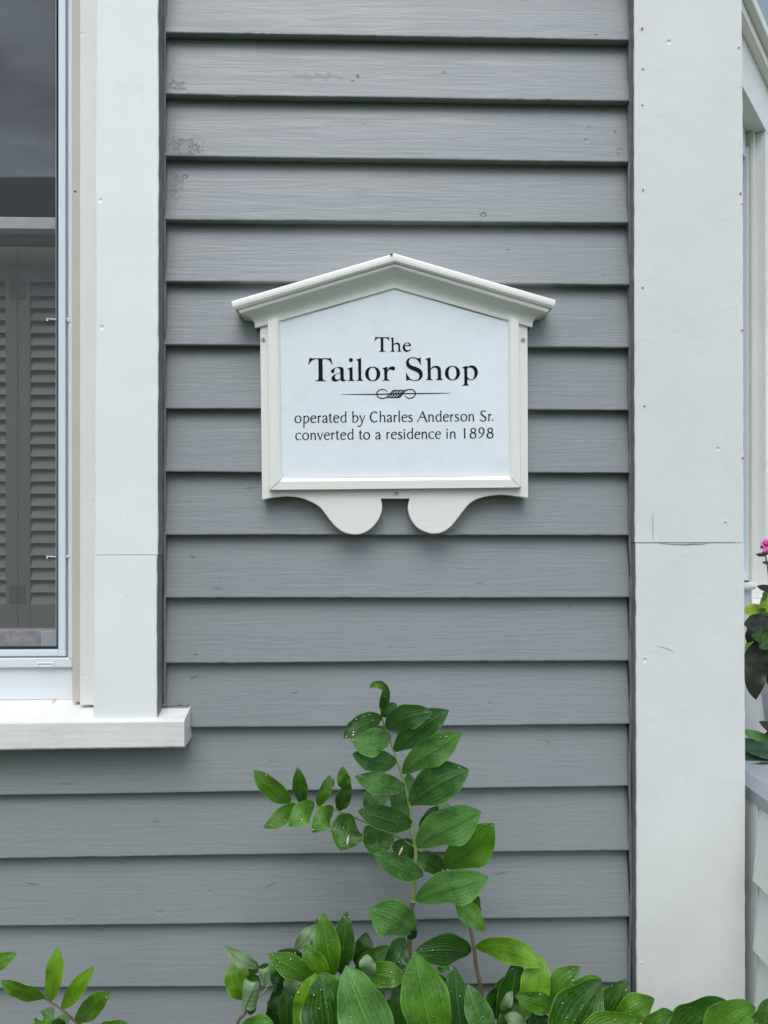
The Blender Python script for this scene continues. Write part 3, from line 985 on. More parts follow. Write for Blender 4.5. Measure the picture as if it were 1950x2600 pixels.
zS0, zS1 = wz(1596, SY), wz(628, SY)
zl0, zl1 = wz(1530, SY), wz(722, SY)
pan_w = sx_(45) - sx_(-260)
for (a, c_) in ((sx_(45.4), sx_(45.4) + 0.20), (sx_(44.4) - pan_w, sx_(44.4))):
    right = a > sx_(44)
    stw = sx_(76) - sx_(45)
    for (s0, s1) in ((a, a + stw), (c_ - stw, c_)):
        b = MB()
        b.box(s0, s1, SY, SY + 0.022, zS0, zS1, bev=0.0012)
        b.build('stile', M['shutter'], shut)
    for (r0, r1) in ((zl1, zS1), (zS0, zl0)):
        b = MB()
        b.box(a + stw + 0.0003, c_ - stw - 0.0003, SY + 0.001, SY + 0.021, r0, r1, bev=0.0008)
        b.build('rail', M['shutter'], shut)
    nl = 26
    base = None
    for k in range(nl):
        zc = zl0 + (zl1 - zl0) * (k + 0.5) / nl
        h = (zl1 - zl0) / nl
        if base is None:
            b = MB()
            x0, x1 = a + stw - 0.001, c_ - stw + 0.001
            b.add([(x0, SY + 0.0005, -h * 0.6), (x1, SY + 0.0005, -h * 0.6), (x1, SY + 0.014, h * 0.6), (x0, SY + 0.014, h * 0.6),
                   (x0, SY + 0.005, -h * 0.62), (x1, SY + 0.005, -h * 0.62), (x1, SY + 0.018, h * 0.6), (x0, SY + 0.018, h * 0.6)],
                  [(0, 1, 2, 3), (7, 6, 5, 4), (0, 4, 5, 1), (3, 2, 6, 7), (0, 3, 7, 4), (1, 5, 6, 2)])
            base = b.build('slat', M['shutter'], shut)
            base.location.z = zc
        else:
            o = base.copy()
            COL.objects.link(o)
            o.location.z = zc
for (y0, y1) in ((720, 766), (1484, 1530)):
    b = MB()
    b.box(sx_(24), sx_(43), SY - 0.0014, SY + 0.001, wz(y1, SY), wz(y0, SY))
    b.box(sx_(46.5), sx_(66), SY - 0.0014, SY + 0.001, wz(y1, SY), wz(y0, SY))
    b.tube([(sx_(44.8), SY - 0.002, wz(y1, SY)), (sx_(44.8), SY - 0.002, wz(y0, SY))], 0.0016, 8)
    for (hx, hy) in ((31, y0 + 8), (31, y1 - 8), (58, y0 + 8), (58, y1 - 8)):
        b.box(sx_(hx), sx_(hx + 4), SY - 0.002, SY, wz(hy + 2, SY), wz(hy - 2, SY))
    b.build('hinge', M['hinge'], shut)

# ------------------------------------------------------------------ the sign
sign = empty('shop_sign', 'cream wooden gabled sign lettered The Tailor Shop on the grey clapboards', 'sign')
SGY = -0.020


def S1(x, y):
    """sign close-up coordinates -> photo pixels"""
    return 560 + x / 1.8852, 620 + y / 1.8852


def prism(name, pts, Yf, Yb, mat, parent, bev=0.0012):
    """outline in photo pixels, extruded from Yf back to Yb"""
    bm = bmesh.new()
    vs = [bm.verts.new(W(x, y, Yf)) for x, y in pts]
    fc = bm.faces.new(vs)
    bm.normal_update()
    if fc.normal.y > 0:
        fc.normal_flip()
    r = bmesh.ops.extrude_face_region(bm, geom=[fc])
    for e in r['geom']:
        if isinstance(e, bmesh.types.BMVert):
            e.co.y = Yb
    # the original face stays as front
    bmesh.ops.recalc_face_normals(bm, faces=bm.faces[:])
    if bev:
        ed = [e for e in bm.edges if all(abs(v.co.y - Yf) < 1e-6 for v in e.verts)]
        bmesh.ops.bevel(bm, geom=ed, offset=bev, segments=2, affect='EDGES', profile=0.5)
    me = bpy.data.meshes.new(name)
    bm.to_mesh(me)
    bm.free()
    me.materials.append(mat)
    o = bpy.data.objects.new(name, me)
    COL.objects.link(o)
    o.parent = parent
    return o


def catmull(pts, sub=6, closed=True):
    """pts: (x, y) or (x, y, 1) for a corner"""
    n = len(pts)
    out_ = []
    rng = range(n) if closed else range(n - 1)
    for i in rng:
        p1, p2 = pts[i], pts[(i + 1) % n]
        p0 = pts[(i - 1) % n] if (closed or i > 0) else p1
        p3 = pts[(i + 2) % n] if (closed or i + 2 < n) else p2
        c1, c2 = len(p1) > 2, len(p2) > 2
        if c1 and c2:
            out_.append((p1[0], p1[1]))
            continue
        d = math.hypot(p2[0] - p1[0], p2[1] - p1[1])

        def tan(a, b_, c__):
            t = (c__[0] - a[0], c__[1] - a[1])
            l = math.hypot(*t) or 1
            return t[0] / l * d, t[1] / l * d
        m1 = tan(p0, p1, p2) if not c1 else (p2[0] - p1[0], p2[1] - p1[1])
        m2 = tan(p1, p2, p3) if not c2 else (p2[0] - p1[0], p2[1] - p1[1])
        for k in range(sub):
            t = k / sub
            h1, h2, h3, h4 = 2 * t**3 - 3 * t**2 + 1, t**3 - 2 * t**2 + t, -2 * t**3 + 3 * t**2, t**3 - t**2
            out_.append((h1 * p1[0] + h2 * m1[0] + h3 * p2[0] + h4 * m2[0], h1 * p1[1] + h2 * m1[1] + h3 * p2[1] + h4 * m2[1]))
    if not closed:
        out_.append((pts[-1][0], pts[-1][1]))
    return out_


back = [(188, 380, 1), (198, 1225, 1), (250, 1214), (320, 1208), (380, 1215), (430, 1233), (470, 1256), (500, 1290), (530, 1330), (560, 1361), (590, 1380), (630, 1390),
        (670, 1388), (710, 1370), (745, 1335), (765, 1300), (774, 1262), (768, 1219, 1), (905, 1219, 1), (897, 1255), (901, 1290), (915, 1325), (945, 1360), (985, 1380),
        (1020, 1387), (1060, 1380), (1100, 1355), (1130, 1320), (1160, 1280), (1190, 1245), (1230, 1220), (1290, 1205), (1350, 1200), (1420, 1208), (1473, 1217, 1), (1470, 380, 1),
        (833, 195, 1)]
prism('back_board', [S1(*p) for p in catmull(back, 5)], SGY, 0.004, M['sign'], sign, bev=0.0015)

PY, FY = -0.0215, -0.030
prism('sign_panel', [S1(*p) for p in ((284, 340), (833, 190), (1376, 338), (1384, 1120), (293, 1126))], PY, SGY + 0.001, M['panel'], sign, bev=0)


def rail(name, outer, inner, flip=False):
    """moulded frame member between an outer and an inner edge (two px points each); sloping inner bevel"""
    prof = [(0.0, SGY + 0.0005), (0.0, FY + 0.0012), (0.04, FY), (0.70, FY), (0.78, FY + 0.0012), (0.90, FY + 0.0035), (0.97, PY - 0.0012), (1.0, PY + 0.0008)]
    n = 40
    v, f = [], []
    for i in range(n + 1):
        t = i / n
        for q, y in prof:
            ox = outer[0][0] + (outer[1][0] - outer[0][0]) * t
            oy = outer[0][1] + (outer[1][1] - outer[0][1]) * t
            ix = inner[0][0] + (inner[1][0] - inner[0][0]) * t
            iy = inner[0][1] + (inner[1][1] - inner[0][1]) * t
            p = W(*S1(ox + (ix - ox) * q, oy + (iy - oy) * q), y)
            v.append(p)
    m_ = len(prof)
    for i in range(n):
        for j in range(m_ - 1):
            a = i * m_ + j
            f.append((a, a + m_, a + m_ + 1, a + 1) if not flip else (a, a + 1, a + m_ + 1, a + m_))
    f.append(tuple(range(m_)))
    f.append(tuple(n * m_ + j for j in range(m_)))
    return mesh_obj(name, v, f, M['sign'], sign)


rail('frame_stile', ((225, 370), (234, 1176)), ((284, 350), (297, 1118)))
rail('frame_stile', ((1428, 366), (1437, 1164)), ((1375, 345), (1380, 1108)), True)
rail('frame_rail', ((235, 1178), (1436, 1166)), ((298, 1119.5), (1380, 1109.5)), True)

# gable moulding: a profile swept along both rakes with mitred returns
prof = [((168, 404), (833, 214), (1489, 401), -0.0205), ((165, 400), (833, 209), (1492, 396), -0.0265), ((163, 380), (833, 193), (1494, 376), -0.0275),
        ((158, 368), (833, 180), (1499, 364), -0.0295), ((150, 357), (833, 166), (1506, 352), -0.033), ((138, 347), (833, 150), (1518, 343), -0.038),
        ((122, 340), (833, 134), (1535, 336), -0.0445), ((104, 335), (833, 119), (1552, 331), -0.051), ((92, 330), (833, 110), (1566, 326), -0.0555),
        ((86, 318), (833, 102), (1572, 314), -0.0575), ((84, 306), (833, 95), (1576, 302), -0.0575), ((84, 304), (833, 93), (1577, 300), -0.0560), ((72, 314), (833, 89), (1588, 308), -0.0610),
        ((60, 301), (833, 78), (1597, 295), -0.0650), ((56, 290), (833, 66), (1601, 284), -0.0655), ((53, 279), (833, 52), (1603, 272), -0.0645), ((54, 273), (833, 44), (1602, 267), -0.0625)]
cr = {'l': ([], []), 'r': ([], [])}
for side in ('l', 'r'):
    v, f = [], []
    secs = []
    for (l, a, r, y) in prof:
        y = -0.0205 + (y + 0.0205) * 0.62
        e = l if side == 'l' else r
        pe, pa = W(*S1(*e), y), W(*S1(*a), y)
        pb = Vector((pe.x, 0.004, pe.z))
        secs.append([pb] + [pe + (pa - pe) * t for t in (0, 0.1, 0.25, 0.4, 0.55, 0.7, 0.85, 1.0)])
    # top goes straight back to the wall
    last = secs[-1]
    secs.append([Vector((p.x, 0.004, p.z + 0.002)) for p in last])
    m_ = len(secs[0])
    for s_ in secs:
        v += s_
    for i in range(len(secs) - 1):
        for j in range(m_ - 1):
            a = i * m_ + j
            f.append((a, a + 1, a + m_ + 1, a + m_) if side == 'l' else (a, a + m_, a + m_ + 1, a + 1))
    o = mesh_obj('gable_moulding', v, f, M['sign'], sign)
# dark nick at the apex
disc('nail_head', 560 + 818 / 1.8852, 620 + 49 / 1.8852, -0.0492, 1.5, M['screw_hole'], sign, asp=1.6)
for px, py in ((668.5, 861), (1328.5, 861.5), (1006.5, 1252)):
    s_ = disc('screw', px, py, SGY - 0.0008, 3.6, M['screw'], sign, hollow=True, depth=0.0012)
    c_ = disc('screw_recess', px, py, SGY - 0.0019, 1.05, M['screw_hole'], s_)

# paint gaps along the mitres and under the moulding
def sgn(y_):
    return lambda a_, b_: W(a_, b_, y_)


for pts_, wd, yy_ in (([(236, 1176), (256, 1158), (277, 1139), (297, 1120)], 0.7, -0.0303), ([(1436, 1163), (1418, 1146), (1400, 1128), (1382, 1111)], 0.7, -0.0303),
                      ([(1000, 261), (1080, 285), (1160, 309), (1240, 332), (1310, 352), (1372, 370)], 0.9, -0.0218), ([(420, 333), (520, 304), (620, 273), (720, 243)], 0.5, -0.0218),
                      ([(298, 1119), (500, 1118), (800, 1115), (1100, 1112), (1378, 1109)], 0.5, -0.0222)):
    crack([S1(*p) for p in pts_], wd, sign, sgn(yy_), 'crack')

# ---- lettering
O1, O2, O3 = (775, 840), (915, 840), (1060, 840)
KS = 10.369


def ell(cx, cy, rx, ry, n=40, pw=2.0):
    return [(cx + rx * math.copysign(abs(math.cos(2 * math.pi * k / n)) ** (2 / pw), math.cos(2 * math.pi * k / n)),
             cy + ry * math.copysign(abs(math.sin(2 * math.pi * k / n)) ** (2 / pw), math.sin(2 * math.pi * k / n))) for k in range(n)]


c = 1
G_T = [(115, 705, c), (150, 722, c), (640, 722, c), (672, 705, c), (715, 878, c), (697, 882, c), (645, 795), (580, 750), (500, 742), (465, 748), (457, 780), (460, 1000), (466, 1260),
       (490, 1298), (550, 1309, c), (550, 1322, c), (262, 1322, c), (262, 1310, c), (318, 1300), (348, 1265), (348, 1000), (342, 775), (325, 745), (260, 745), (190, 772), (130, 830), (97, 884, c), (82, 880, c)]
G_a = [(915, 948), (850, 955), (760, 985), (690, 1035), (678, 1075), (700, 1105), (735, 1108), (762, 1085), (768, 1030), (790, 985), (840, 970), (890, 985), (918, 1030), (925, 1095, c), (820, 1130), (740, 1170),
       (698, 1225), (695, 1275), (730, 1318), (790, 1331), (850, 1318), (930, 1275, c), (950, 1315), (1000, 1330), (1055, 1312), (1090, 1270, c), (1081, 1262, c), (1050, 1290), (1025, 1283), (1015, 1240),
       (1013, 1130), (1010, 1020), (980, 966)]
G_ah = [(925, 1111, c), (925, 1252, c), (860, 1285), (800, 1265), (778, 1215), (800, 1160), (850, 1130)]
G_i = [(1108, 994, c), (1245, 948, c), (1247, 1100), (1249, 1255), (1265, 1292), (1300, 1303, c), (1300, 1316, c), (1115, 1316, c), (1115, 1304, c), (1155, 1292), (1168, 1255), (1166, 1120), (1160, 1030), (1140, 1005), (1108, 1004, c)]
G_l = [(1336, 760, c), (1470, 712, c), (1473, 1000), (1478, 1250), (1500, 1290), (1532, 1301, c), (1532, 1314, c), (1346, 1314, c), (1346, 1302, c), (1385, 1290), (1400, 1250), (1396, 1000), (1390, 810), (1370, 775), (1336, 771, c)]
G_r = [(573, 986, c), (710, 944, c), (712, 1038, c), (760, 962), (830, 935), (890, 945), (912, 985), (902, 1025), (870, 1040), (820, 1026), (772, 1018), (730, 1055), (712, 1110), (712, 1245), (735, 1288), (780, 1297, c),
       (780, 1309, c), (578, 1309, c), (578, 1297, c), (615, 1288), (631, 1245), (630, 1120), (626, 1040), (608, 1005), (573, 997, c)]
G_S = [(1588, 692, c), (1593, 892, c), (1578, 892, c), (1540, 812), (1480, 747), (1400, 715), (1320, 730), (1280, 790), (1290, 860), (1350, 910), (1480, 955), (1585, 1015), (1638, 1110), (1625, 1215), (1560, 1290),
       (1440, 1316), (1340, 1302), (1265, 1288), (1205, 1318, c), (1202, 1103, c), (1216, 1103, c), (1260, 1190), (1330, 1270), (1430, 1298), (1520, 1275), (1553, 1205), (1540, 1135), (1480, 1082), (1360, 1032),
       (1260, 975), (1210, 905), (1205, 820), (1250, 735), (1340, 697), (1430, 697), (1530, 722)]
G_T2 = [(395, 160, c), (422, 166, c), (720, 166, c), (745, 160, c), (768, 264, c), (757, 267, c), (722, 212), (670, 188), (620, 189), (605, 207), (606, 350), (609, 498), (622, 532), (662, 540, c), (662, 550, c),
        (484, 550, c), (484, 541, c), (520, 532), (535, 500), (536, 350), (534, 207), (522, 190), (470, 190), (412, 222), (382, 272, c), (370, 270, c)]
G_h2 = [(790, 191, c), (872, 169, c), (874, 348, c), (930, 315), (985, 311), (1030, 338), (1045, 390), (1050, 505), (1063, 531), (1087, 537, c), (1087, 546, c), (968, 546, c), (968, 538, c), (990, 531), (1000, 502),
        (996, 400), (977, 357), (930, 345), (875, 370, c), (878, 502), (890, 531), (910, 537, c), (910, 547, c), (790, 547, c), (790, 538, c), (815, 530), (826, 500), (824, 350), (820, 230), (810, 204), (790, 200, c)]
G_e2 = [(1336, 399, c), (1330, 360), (1290, 318), (1230, 305), (1160, 335), (1115, 410), (1125, 490), (1175, 540), (1235, 549), (1300, 521), (1342, 465, c), (1333, 459, c), (1290, 498), (1240, 507), (1190, 478), (1167, 405, c)]
G_e2h = [(1170, 384, c), (1280, 380, c), (1272, 345), (1230, 320), (1188, 342)]
G_h3 = [(206, 741, c), (343, 695, c), (346, 850), (348, 988, c), (400, 942), (470, 920), (540, 925), (592, 960), (618, 1030), (625, 1235), (640, 1270), (674, 1281, c), (674, 1293, c), (486, 1293, c), (486, 1281, c),
        (520, 1271), (536, 1235), (530, 1040), (505, 985), (450, 965), (390, 985), (349, 1027, c), (353, 1240), (366, 1272), (401, 1282, c), (401, 1294, c), (217, 1297, c), (217, 1285, c), (255, 1274), (269, 1240),
        (266, 1000), (260, 790), (240, 755), (206, 750, c)]
G_p = [(1174, 963, c), (1310, 914, c), (1312, 958, c), (1370, 920), (1440, 908), (1530, 945), (1588, 1050), (1580, 1155), (1520, 1250), (1430, 1292), (1360, 1290), (1315, 1276, c), (1315, 1385), (1330, 1418), (1365, 1427, c),
       (1365, 1439, c), (1175, 1441, c), (1175, 1429, c), (1215, 1418), (1233, 1385), (1232, 1200), (1228, 1010), (1210, 980), (1174, 974, c)]
G_ph = [(1312, 986, c), (1370, 962), (1440, 980), (1490, 1050), (1500, 1150), (1475, 1240), (1430, 1275), (1370, 1268), (1313, 1213, c)]


def filled(name, loops, label=None):
    cu = bpy.data.curves.new(name, 'CURVE')
    cu.dimensions = '2D'
    cu.fill_mode = 'BOTH'
    for lp in loops:
        sp = cu.splines.new('POLY')
        sp.points.add(len(lp) - 1)
        for p, (x, y) in zip(sp.points, lp):
            p.co = (x / 100, -y / 100, 0, 1)
        sp.use_cyclic_u = True
    tmp = bpy.data.objects.new('tmp', cu)
    COL.objects.link(tmp)
    dg = bpy.context.evaluated_depsgraph_get()
    me = bpy.data.meshes.new_from_object(tmp.evaluated_get(dg))
    bpy.data.objects.remove(tmp)
    bpy.data.curves.remove(cu)
    vs = [W(v.co.x * 100, -v.co.y * 100, PY - 0.0004) for v in me.vertices]
    fs = [tuple(p.vertices) for p in me.polygons]
    bpy.data.meshes.remove(me)
    n = len(vs)
    # thin raised vinyl: front and skirt are enough at this thickness
    o = mesh_obj(name, vs, fs, M['ink'], sign)
    return o


def gl(org, pts):
    return [(org[0] + x / KS, org[1] + y / KS) for x, y in (catmull(pts, 5) if len(pts) < 39 else pts)]


filled('lettering', [gl(O2, G_T2), gl(O2, G_h2), gl(O2, G_e2), gl(O2, G_e2h)])
filled('lettering', [gl(O1, G_T), gl(O1, G_a), gl(O1, G_ah), gl(O1, G_i), gl(O1, ell(1203, 768, 52, 52)), gl(O1, G_l), gl(O2, ell(324, 1131, 200, 191, pw=2.1)), gl(O2, ell(323, 1132, 105, 171, pw=2.15)), gl(O2, G_r)])
filled('lettering', [gl(O2, G_S), gl(O3, G_h3), gl(O3, ell(921, 1109, 200, 191, pw=2.1)), gl(O3, ell(921, 1109, 104, 171, pw=2.15)), gl(O3, G_p), gl(O3, G_ph)])

layer = [0]


def stroke_mesh(mb, pts, scale, org, base=None):
    """pts: (x, y, w) centre line with widths; smooth; org photo px of glyph origin"""
    P = catmull([(p[0], p[1]) for p in pts], 6, closed=False)
    ws = []
    n = len(pts) - 1
    k = (len(P) - 1) / n
    for i in range(len(P)):
        t = i / k
        a = min(int(t), n - 1)
        ws.append((pts[a][2] + (pts[a + 1][2] - pts[a][2]) * (t - a)) * 1.14)
    layer[0] += 1
    Y = PY - 0.0003 - (layer[0] % 7) * 0.00005
    b0 = len(mb.v)
    for i, (x, y) in enumerate(P):
        q0, q1 = P[max(i - 1, 0)], P[min(i + 1, len(P) - 1)]
        dx, dy = q1[0] - q0[0], q1[1] - q0[1]
        l = math.hypot(dx, dy) or 1
        nx, ny = -dy / l * ws[i] / 2, dx / l * ws[i] / 2
        for s_ in (1, -1):
            mb.v.append(W(org[0] + (x + nx * s_) * scale, org[1] - (y + ny * s_) * scale, Y))
    for i in range(len(P) - 1):
        a = b0 + i * 2
        mb.f.append((a, a + 1, a + 3, a + 2))
        mb.m.append(0)


def arc(cx, cy, rx, ry, a0, a1, n=14, th=14, tk=28, tilt=12):
    o_ = []
    for i in range(n + 1):
        a = R(a0 + (a1 - a0) * i / n)
        w = th + (tk - th) * abs(math.cos(a - R(tilt))) ** 1.5
        o_.append((cx + rx * math.cos(a), cy + ry * math.sin(a), w))
    return o_


def st(x0, y0, x1, y1, w=25):
    """upright with slightly flared ends"""
    return [(x0, y0, w + 9), (x0 + (x1 - x0) * 0.12, y0 + (y1 - y0) * 0.12, w), (x0 + (x1 - x0) * 0.88, y0 + (y1 - y0) * 0.88, w), (x1, y1, w + 7)]


GLY = {
    'o': [arc(81, 83, 67, 80, 0, 360, 20)],
    'c': [arc(84, 83, 70, 80, 48, 312, 16)],
    'e': [arc(78, 83, 62, 80, 22, 318, 18), [(24, 98, 14), (80, 101, 14), (134, 106, 15)]],
    'a': [[(18, 124, 26), (36, 148, 20), (66, 160, 17), (95, 150, 22), (107, 118, 27), (109, 60, 26), (112, 0, 32)], [(104, 96, 12), (62, 78, 15), (24, 50, 22), (22, 20, 24), (48, 4, 17), (80, 12, 13), (104, 38, 12)]],
    'r': [st(28, 160, 28, 0), [(36, 116, 10), (52, 142, 16), (70, 152, 24), (88, 146, 22)]],
    't': [[(38, 208, 30), (36, 170, 26), (36, 60, 26), (42, 20, 25), (62, 6, 18), (86, 16, 12)], [(2, 158, 15), (74, 160, 13)]],
    'd': [st(136, 256, 136, 0), [(124, 154, 14), (84, 160, 15), (38, 130, 24), (24, 80, 28), (42, 24, 22), (78, 4, 15), (124, 30, 12)]],
    'b': [st(20, 256, 26, 4), [(34, 122, 12), (62, 152, 15), (100, 154, 20), (132, 118, 27), (134, 66, 27), (104, 18, 18), (64, 2, 14), (26, 8, 14)]],
    'p': [st(26, 160, 22, -108), [(36, 126, 12), (66, 155, 15), (102, 154, 20), (130, 118, 27), (132, 70, 27), (104, 20, 18), (64, -2, 14), (32, 6, 12)]],
    'y': [[(14, 162, 34), (24, 140, 25), (52, 60, 22), (70, 4, 18)], [(132, 162, 26), (122, 140, 16), (80, 20, 15), (46, -60, 18), (12, -92, 16), (-44, -92, 20)]],
    'C': [arc(108, 124, 92, 118, 48, 314, 20, 15, 30)],
    'h': [st(20, 258, 22, 0), [(32, 122, 10), (56, 148, 15), (86, 158, 19), (112, 140, 25), (120, 100, 26), (122, 20, 26), (122, 0, 34)]],
    'n': [st(24, 162, 24, 0), [(34, 122, 10), (58, 148, 15), (86, 158, 19), (110, 140, 25), (118, 100, 26), (120, 20, 26), (120, 0, 34)]],
    'l': [st(22, 258, 22, 0)],
    'i': [st(24, 160, 24, 0), [(2, 212, 2), (24, 212, 42), (46, 212, 2)]],
    's': [[(100, 138, 18), (74, 158, 16), (42, 156, 20), (24, 130, 24), (40, 98, 26), (78, 74, 26), (98, 44, 25), (84, 14, 20), (50, 4, 15), (6, 18, 20)]],
    'A': [[(2, 0, 30), (16, 20, 15), (124, 236, 15)], [(118, 244, 26), (132, 216, 27), (204, 26, 28), (222, 0, 46)], [(64, 106, 14), (172, 106, 14)]],
    'S': [[(138, 222, 22), (108, 240, 17), (64, 238, 19), (28, 206, 25), (34, 164, 27), (88, 118, 29), (134, 76, 28), (136, 34, 24), (100, 6, 17), (50, 4, 15), (4, 28, 24)]],
    'v': [[(14, 162, 34), (24, 140, 25), (72, 4, 24)], [(128, 162, 26), (120, 142, 16), (74, 4, 12)]],
    '1': [st(24, 240, 26, 0, 29), [(0, 222, 8), (24, 236, 16)]],
    '8': [arc(84, 186, 52, 52, 0, 360, 18, 15, 26), arc(80, 66, 66, 62, 0, 360, 20, 16, 29)],
    '9': [[(92, 118, 12), (54, 118, 16), (22, 146, 26), (18, 196, 26), (48, 238, 18), (88, 244, 17), (126, 208, 27), (128, 150, 28), (92, 66, 22), (10, -2, 10)]],
    '.': [[(0, 20, 2), (22, 20, 40), (44, 20, 2)]],
}
K2 = 1 / 9.217
LINE1 = [('o', 740, 72), ('p', 740, 270), ('e', 740, 440), ('r', 740, 603), ('a', 740, 715), ('t', 740, 868), ('e', 740, 975), ('d', 740, 1135), ('b', 740, 1418), ('y', 740, 1585),
         ('C', 920, 175), ('h', 920, 400), ('a', 920, 565), ('r', 920, 722), ('l', 920, 840), ('e', 920, 912), ('s', 920, 1068), ('A', 920, 1288), ('n', 920, 1536), ('d', 1090, 134), ('e', 1090, 318),
         ('r', 1090, 478), ('s', 1090, 588), ('o', 1090, 728), ('n', 1090, 912), ('S', 1090, 1185), ('r', 1090, 1368), ('.', 1090, 1462)]
LINE2 = [('c', 740, 88), ('o', 740, 250), ('n', 740, 438), ('v', 740, 600), ('e', 740, 758), ('r', 740, 920), ('t', 740, 1032), ('e', 740, 1140), ('d', 740, 1300), ('t', 740, 1575), ('o', 920, 20), ('a', 920, 297),
         ('r', 920, 552), ('e', 920, 668), ('s', 920, 825), ('i', 920, 960), ('d', 920, 1035), ('e', 920, 1218), ('n', 920, 1380), ('c', 920, 1545), ('e', 1090, 132), ('i', 1090, 393), ('n', 1090, 478),
         ('1', 1090, 803), ('8', 1090, 945), ('9', 1090, 1148), ('8', 1090, 1342)]
for ln, y0 in ((LINE1, 1073.4), (LINE2, 1116.9)):
    mb = MB()
    for ch, ox, zx in ln:
        px = ox + zx * K2
        for s_ in GLY[ch]:
            stroke_mesh(mb, s_, K2, (px, y0 - (px - 760) * 0.0096))
    mb.build('lettering', M['ink'], sign)
# knot flourish
mb = MB()
KO = 1 / 5.72


def fl(pts):
    stroke_mesh(mb, [(x, -y, w) for x, y, w in pts], KO, (860, 970))


fl([(40, 180, 4), (250, 179, 10), (550, 178, 14), (740, 173, 15), (900, 170, 15), (1110, 167, 14), (1450, 163, 11), (1625, 161, 4)])
fl([(706, 146, 9), (680, 118, 10), (630, 106, 12), (575, 128, 13), (551, 175, 14), (575, 218, 13), (630, 238, 13), (690, 222, 13), (745, 172, 14), (785, 128, 12), (815, 117, 12)])
fl([(960, 196, 9), (990, 225, 10), (1040, 234, 12), (1095, 210, 13), (1113, 165, 14), (1090, 122, 13), (1035, 106, 13), (975, 120, 13), (925, 165, 14), (882, 214, 12), (855, 225, 12)])
for i in range(5):
    x = 700 + i * 38
    fl([(x, 215, 11), (x + 25, 226, 13), (x + 62, 190, 13), (x + 95, 150, 13), (x + 122, 119, 13), (x + 145, 125, 10)])
mb.build('flourish', M['ink'], sign)

# ------------------------------------------------------------------ right edge: porch bay wall seen past the corner board
AD = Vector((math.sin(R(38)), math.cos(R(38)), 0))
AN = Vector((math.cos(R(38)), -math.sin(R(38)), 0))     # faces out
d0 = ray(1945, 1295)
A0 = CAM + d0 * (2.2 / d0.y)


def bay(px, py, n_=0.0):
    """point on the bay wall plane, n_ metres proud of it"""
    d = ray(px, py)
    org = A0 + AN * n_
    t = (org - CAM).dot(AN) / d.dot(AN)
    return CAM + d * t


def bay_s(px, n_=0.0):
    return (bay(px, 1295, n_) - (A0 + AN * n_)).dot(AD)


def bay_box(name, s0, s1, n0, n1, z0, z1, mat, parent, bev=0.002):
    """box in wall coordinates: s along, n outward, z up"""
    b_ = MB()
    b_.box(s0, s1, n0, n1, z0, z1, bev=bev)
    b_.v = [A0 * 1 + AD * p.x + AN * p.y + Vector((0, 0, p.z - A0.z)) for p in b_.v]
    for k_, f_ in enumerate(b_.f):
        b_.f[k_] = tuple(reversed(f_))
    return b_.build(name, mat, parent)


zhead = bay(1945, 331).z
zsill = bay(1945, 1520).z
# bay wall: sheathing, casings, header, crown moulding, beadboard frieze
bw = empty('porch_bay', 'white trimmed bay wall with window and beadboard frieze behind the corner board', 'wall')
bay_box('casing', 0.0, 0.13, -0.12, 0.0, zsill, zhead + 0.0, M['white'], bw)
zc0, zc1 = bay(1887, 92).z, bay(1887, 32).z
bay_box('header_board', -0.86, 0.6, -0.12, 0.0, zhead + 0.0005, zc0, M['white'], bw)
bay_box('crown_moulding', -0.86, 0.6, -0.05, 0.022, zc0 + 0.0005, zc0 + (zc1 - zc0) * 0.45, M['sign'], bw, bev=0.006)
bay_box('crown_moulding', -0.86, 0.6, -0.05, 0.040, zc0 + (zc1 - zc0) * 0.47, zc1, M['white'], bw, bev=0.006)
for k in range(36):
    bay_box('bead_board', -0.85 + k * 0.04, -0.85 + k * 0.04 + 0.0385, -0.06, 0.004, zc1 + 0.0005, 3.9, M['bead'], bw, bev=0.0015)
bay_box('wall_panel', 0.131, 0.8, -0.12, -0.004, 0.0, zhead, M['white'], bw)
bay_box('inner_stop', -0.02, -0.0002, -0.12, -0.028, zsill, zhead - 0.0005, M['cream'], bw, bev=0.001)
bay_box('parting_strip', -0.03, -0.0202, -0.12, -0.033, zsill, zhead - 0.03, M['tan'], bw, bev=0.0008)
bay_box('screen_frame', -0.040, -0.0305, -0.12, -0.040, zsill + 0.01, zhead - 0.05, M['alu'], bw, bev=0.0008)
bay_box('sash_rail', -0.60, -0.0405, -0.12, -0.045, zhead - 0.08, zhead - 0.001, M['vinyl'], bw)
bay_box('sash_rail', -0.60, -0.0405, -0.12, -0.042, zsill + 0.001, zsill + 0.07, M['vinyl'], bw)
bay_box('glass_pane', -0.60, -0.041, -0.075, -0.07, zsill + 0.0705, zhead - 0.0805, M['glass'], bw, bev=0)
bay_box('window_backing', -0.60, -0.041, -0.125, -0.121, zsill, zhead, simple('bay_room_shade', (0.16, 0.17, 0.19), rough=0.8), bw, bev=0)
bay_box('casing', -0.74, -0.601, -0.12, 0.0, zsill, zhead, M['white'], bw)
bay_box('sill', -0.76, 0.15, -0.12, 0.05, zsill - 0.045, zsill - 0.0005, M['sill'], bw)
zz = zsill - 0.0455
for k in range(12):
    bay_box('clapboard', -0.86, 0.8, -0.10, 0.004 + 0.0015 * (k % 3), zz - 0.1, zz - 0.0006, M['white'], bw, bev=0.004)
    zz -= 0.1006
b = MB()
b.box(XR + 0.185, XR + 2.6, 0.1, 3.2, 0.0, 0.62)
pf = b.build('porch_floor', M['stone'])
pf['kind'] = 'structure'

# knee wall projecting from the corner towards the viewer, white boards and a grey cap
kw = empty('porch_knee_wall', 'low white clapboard porch wall with grey cap at the right edge of the photo', 'wall')
X0 = wx(1895.5, -0.0)


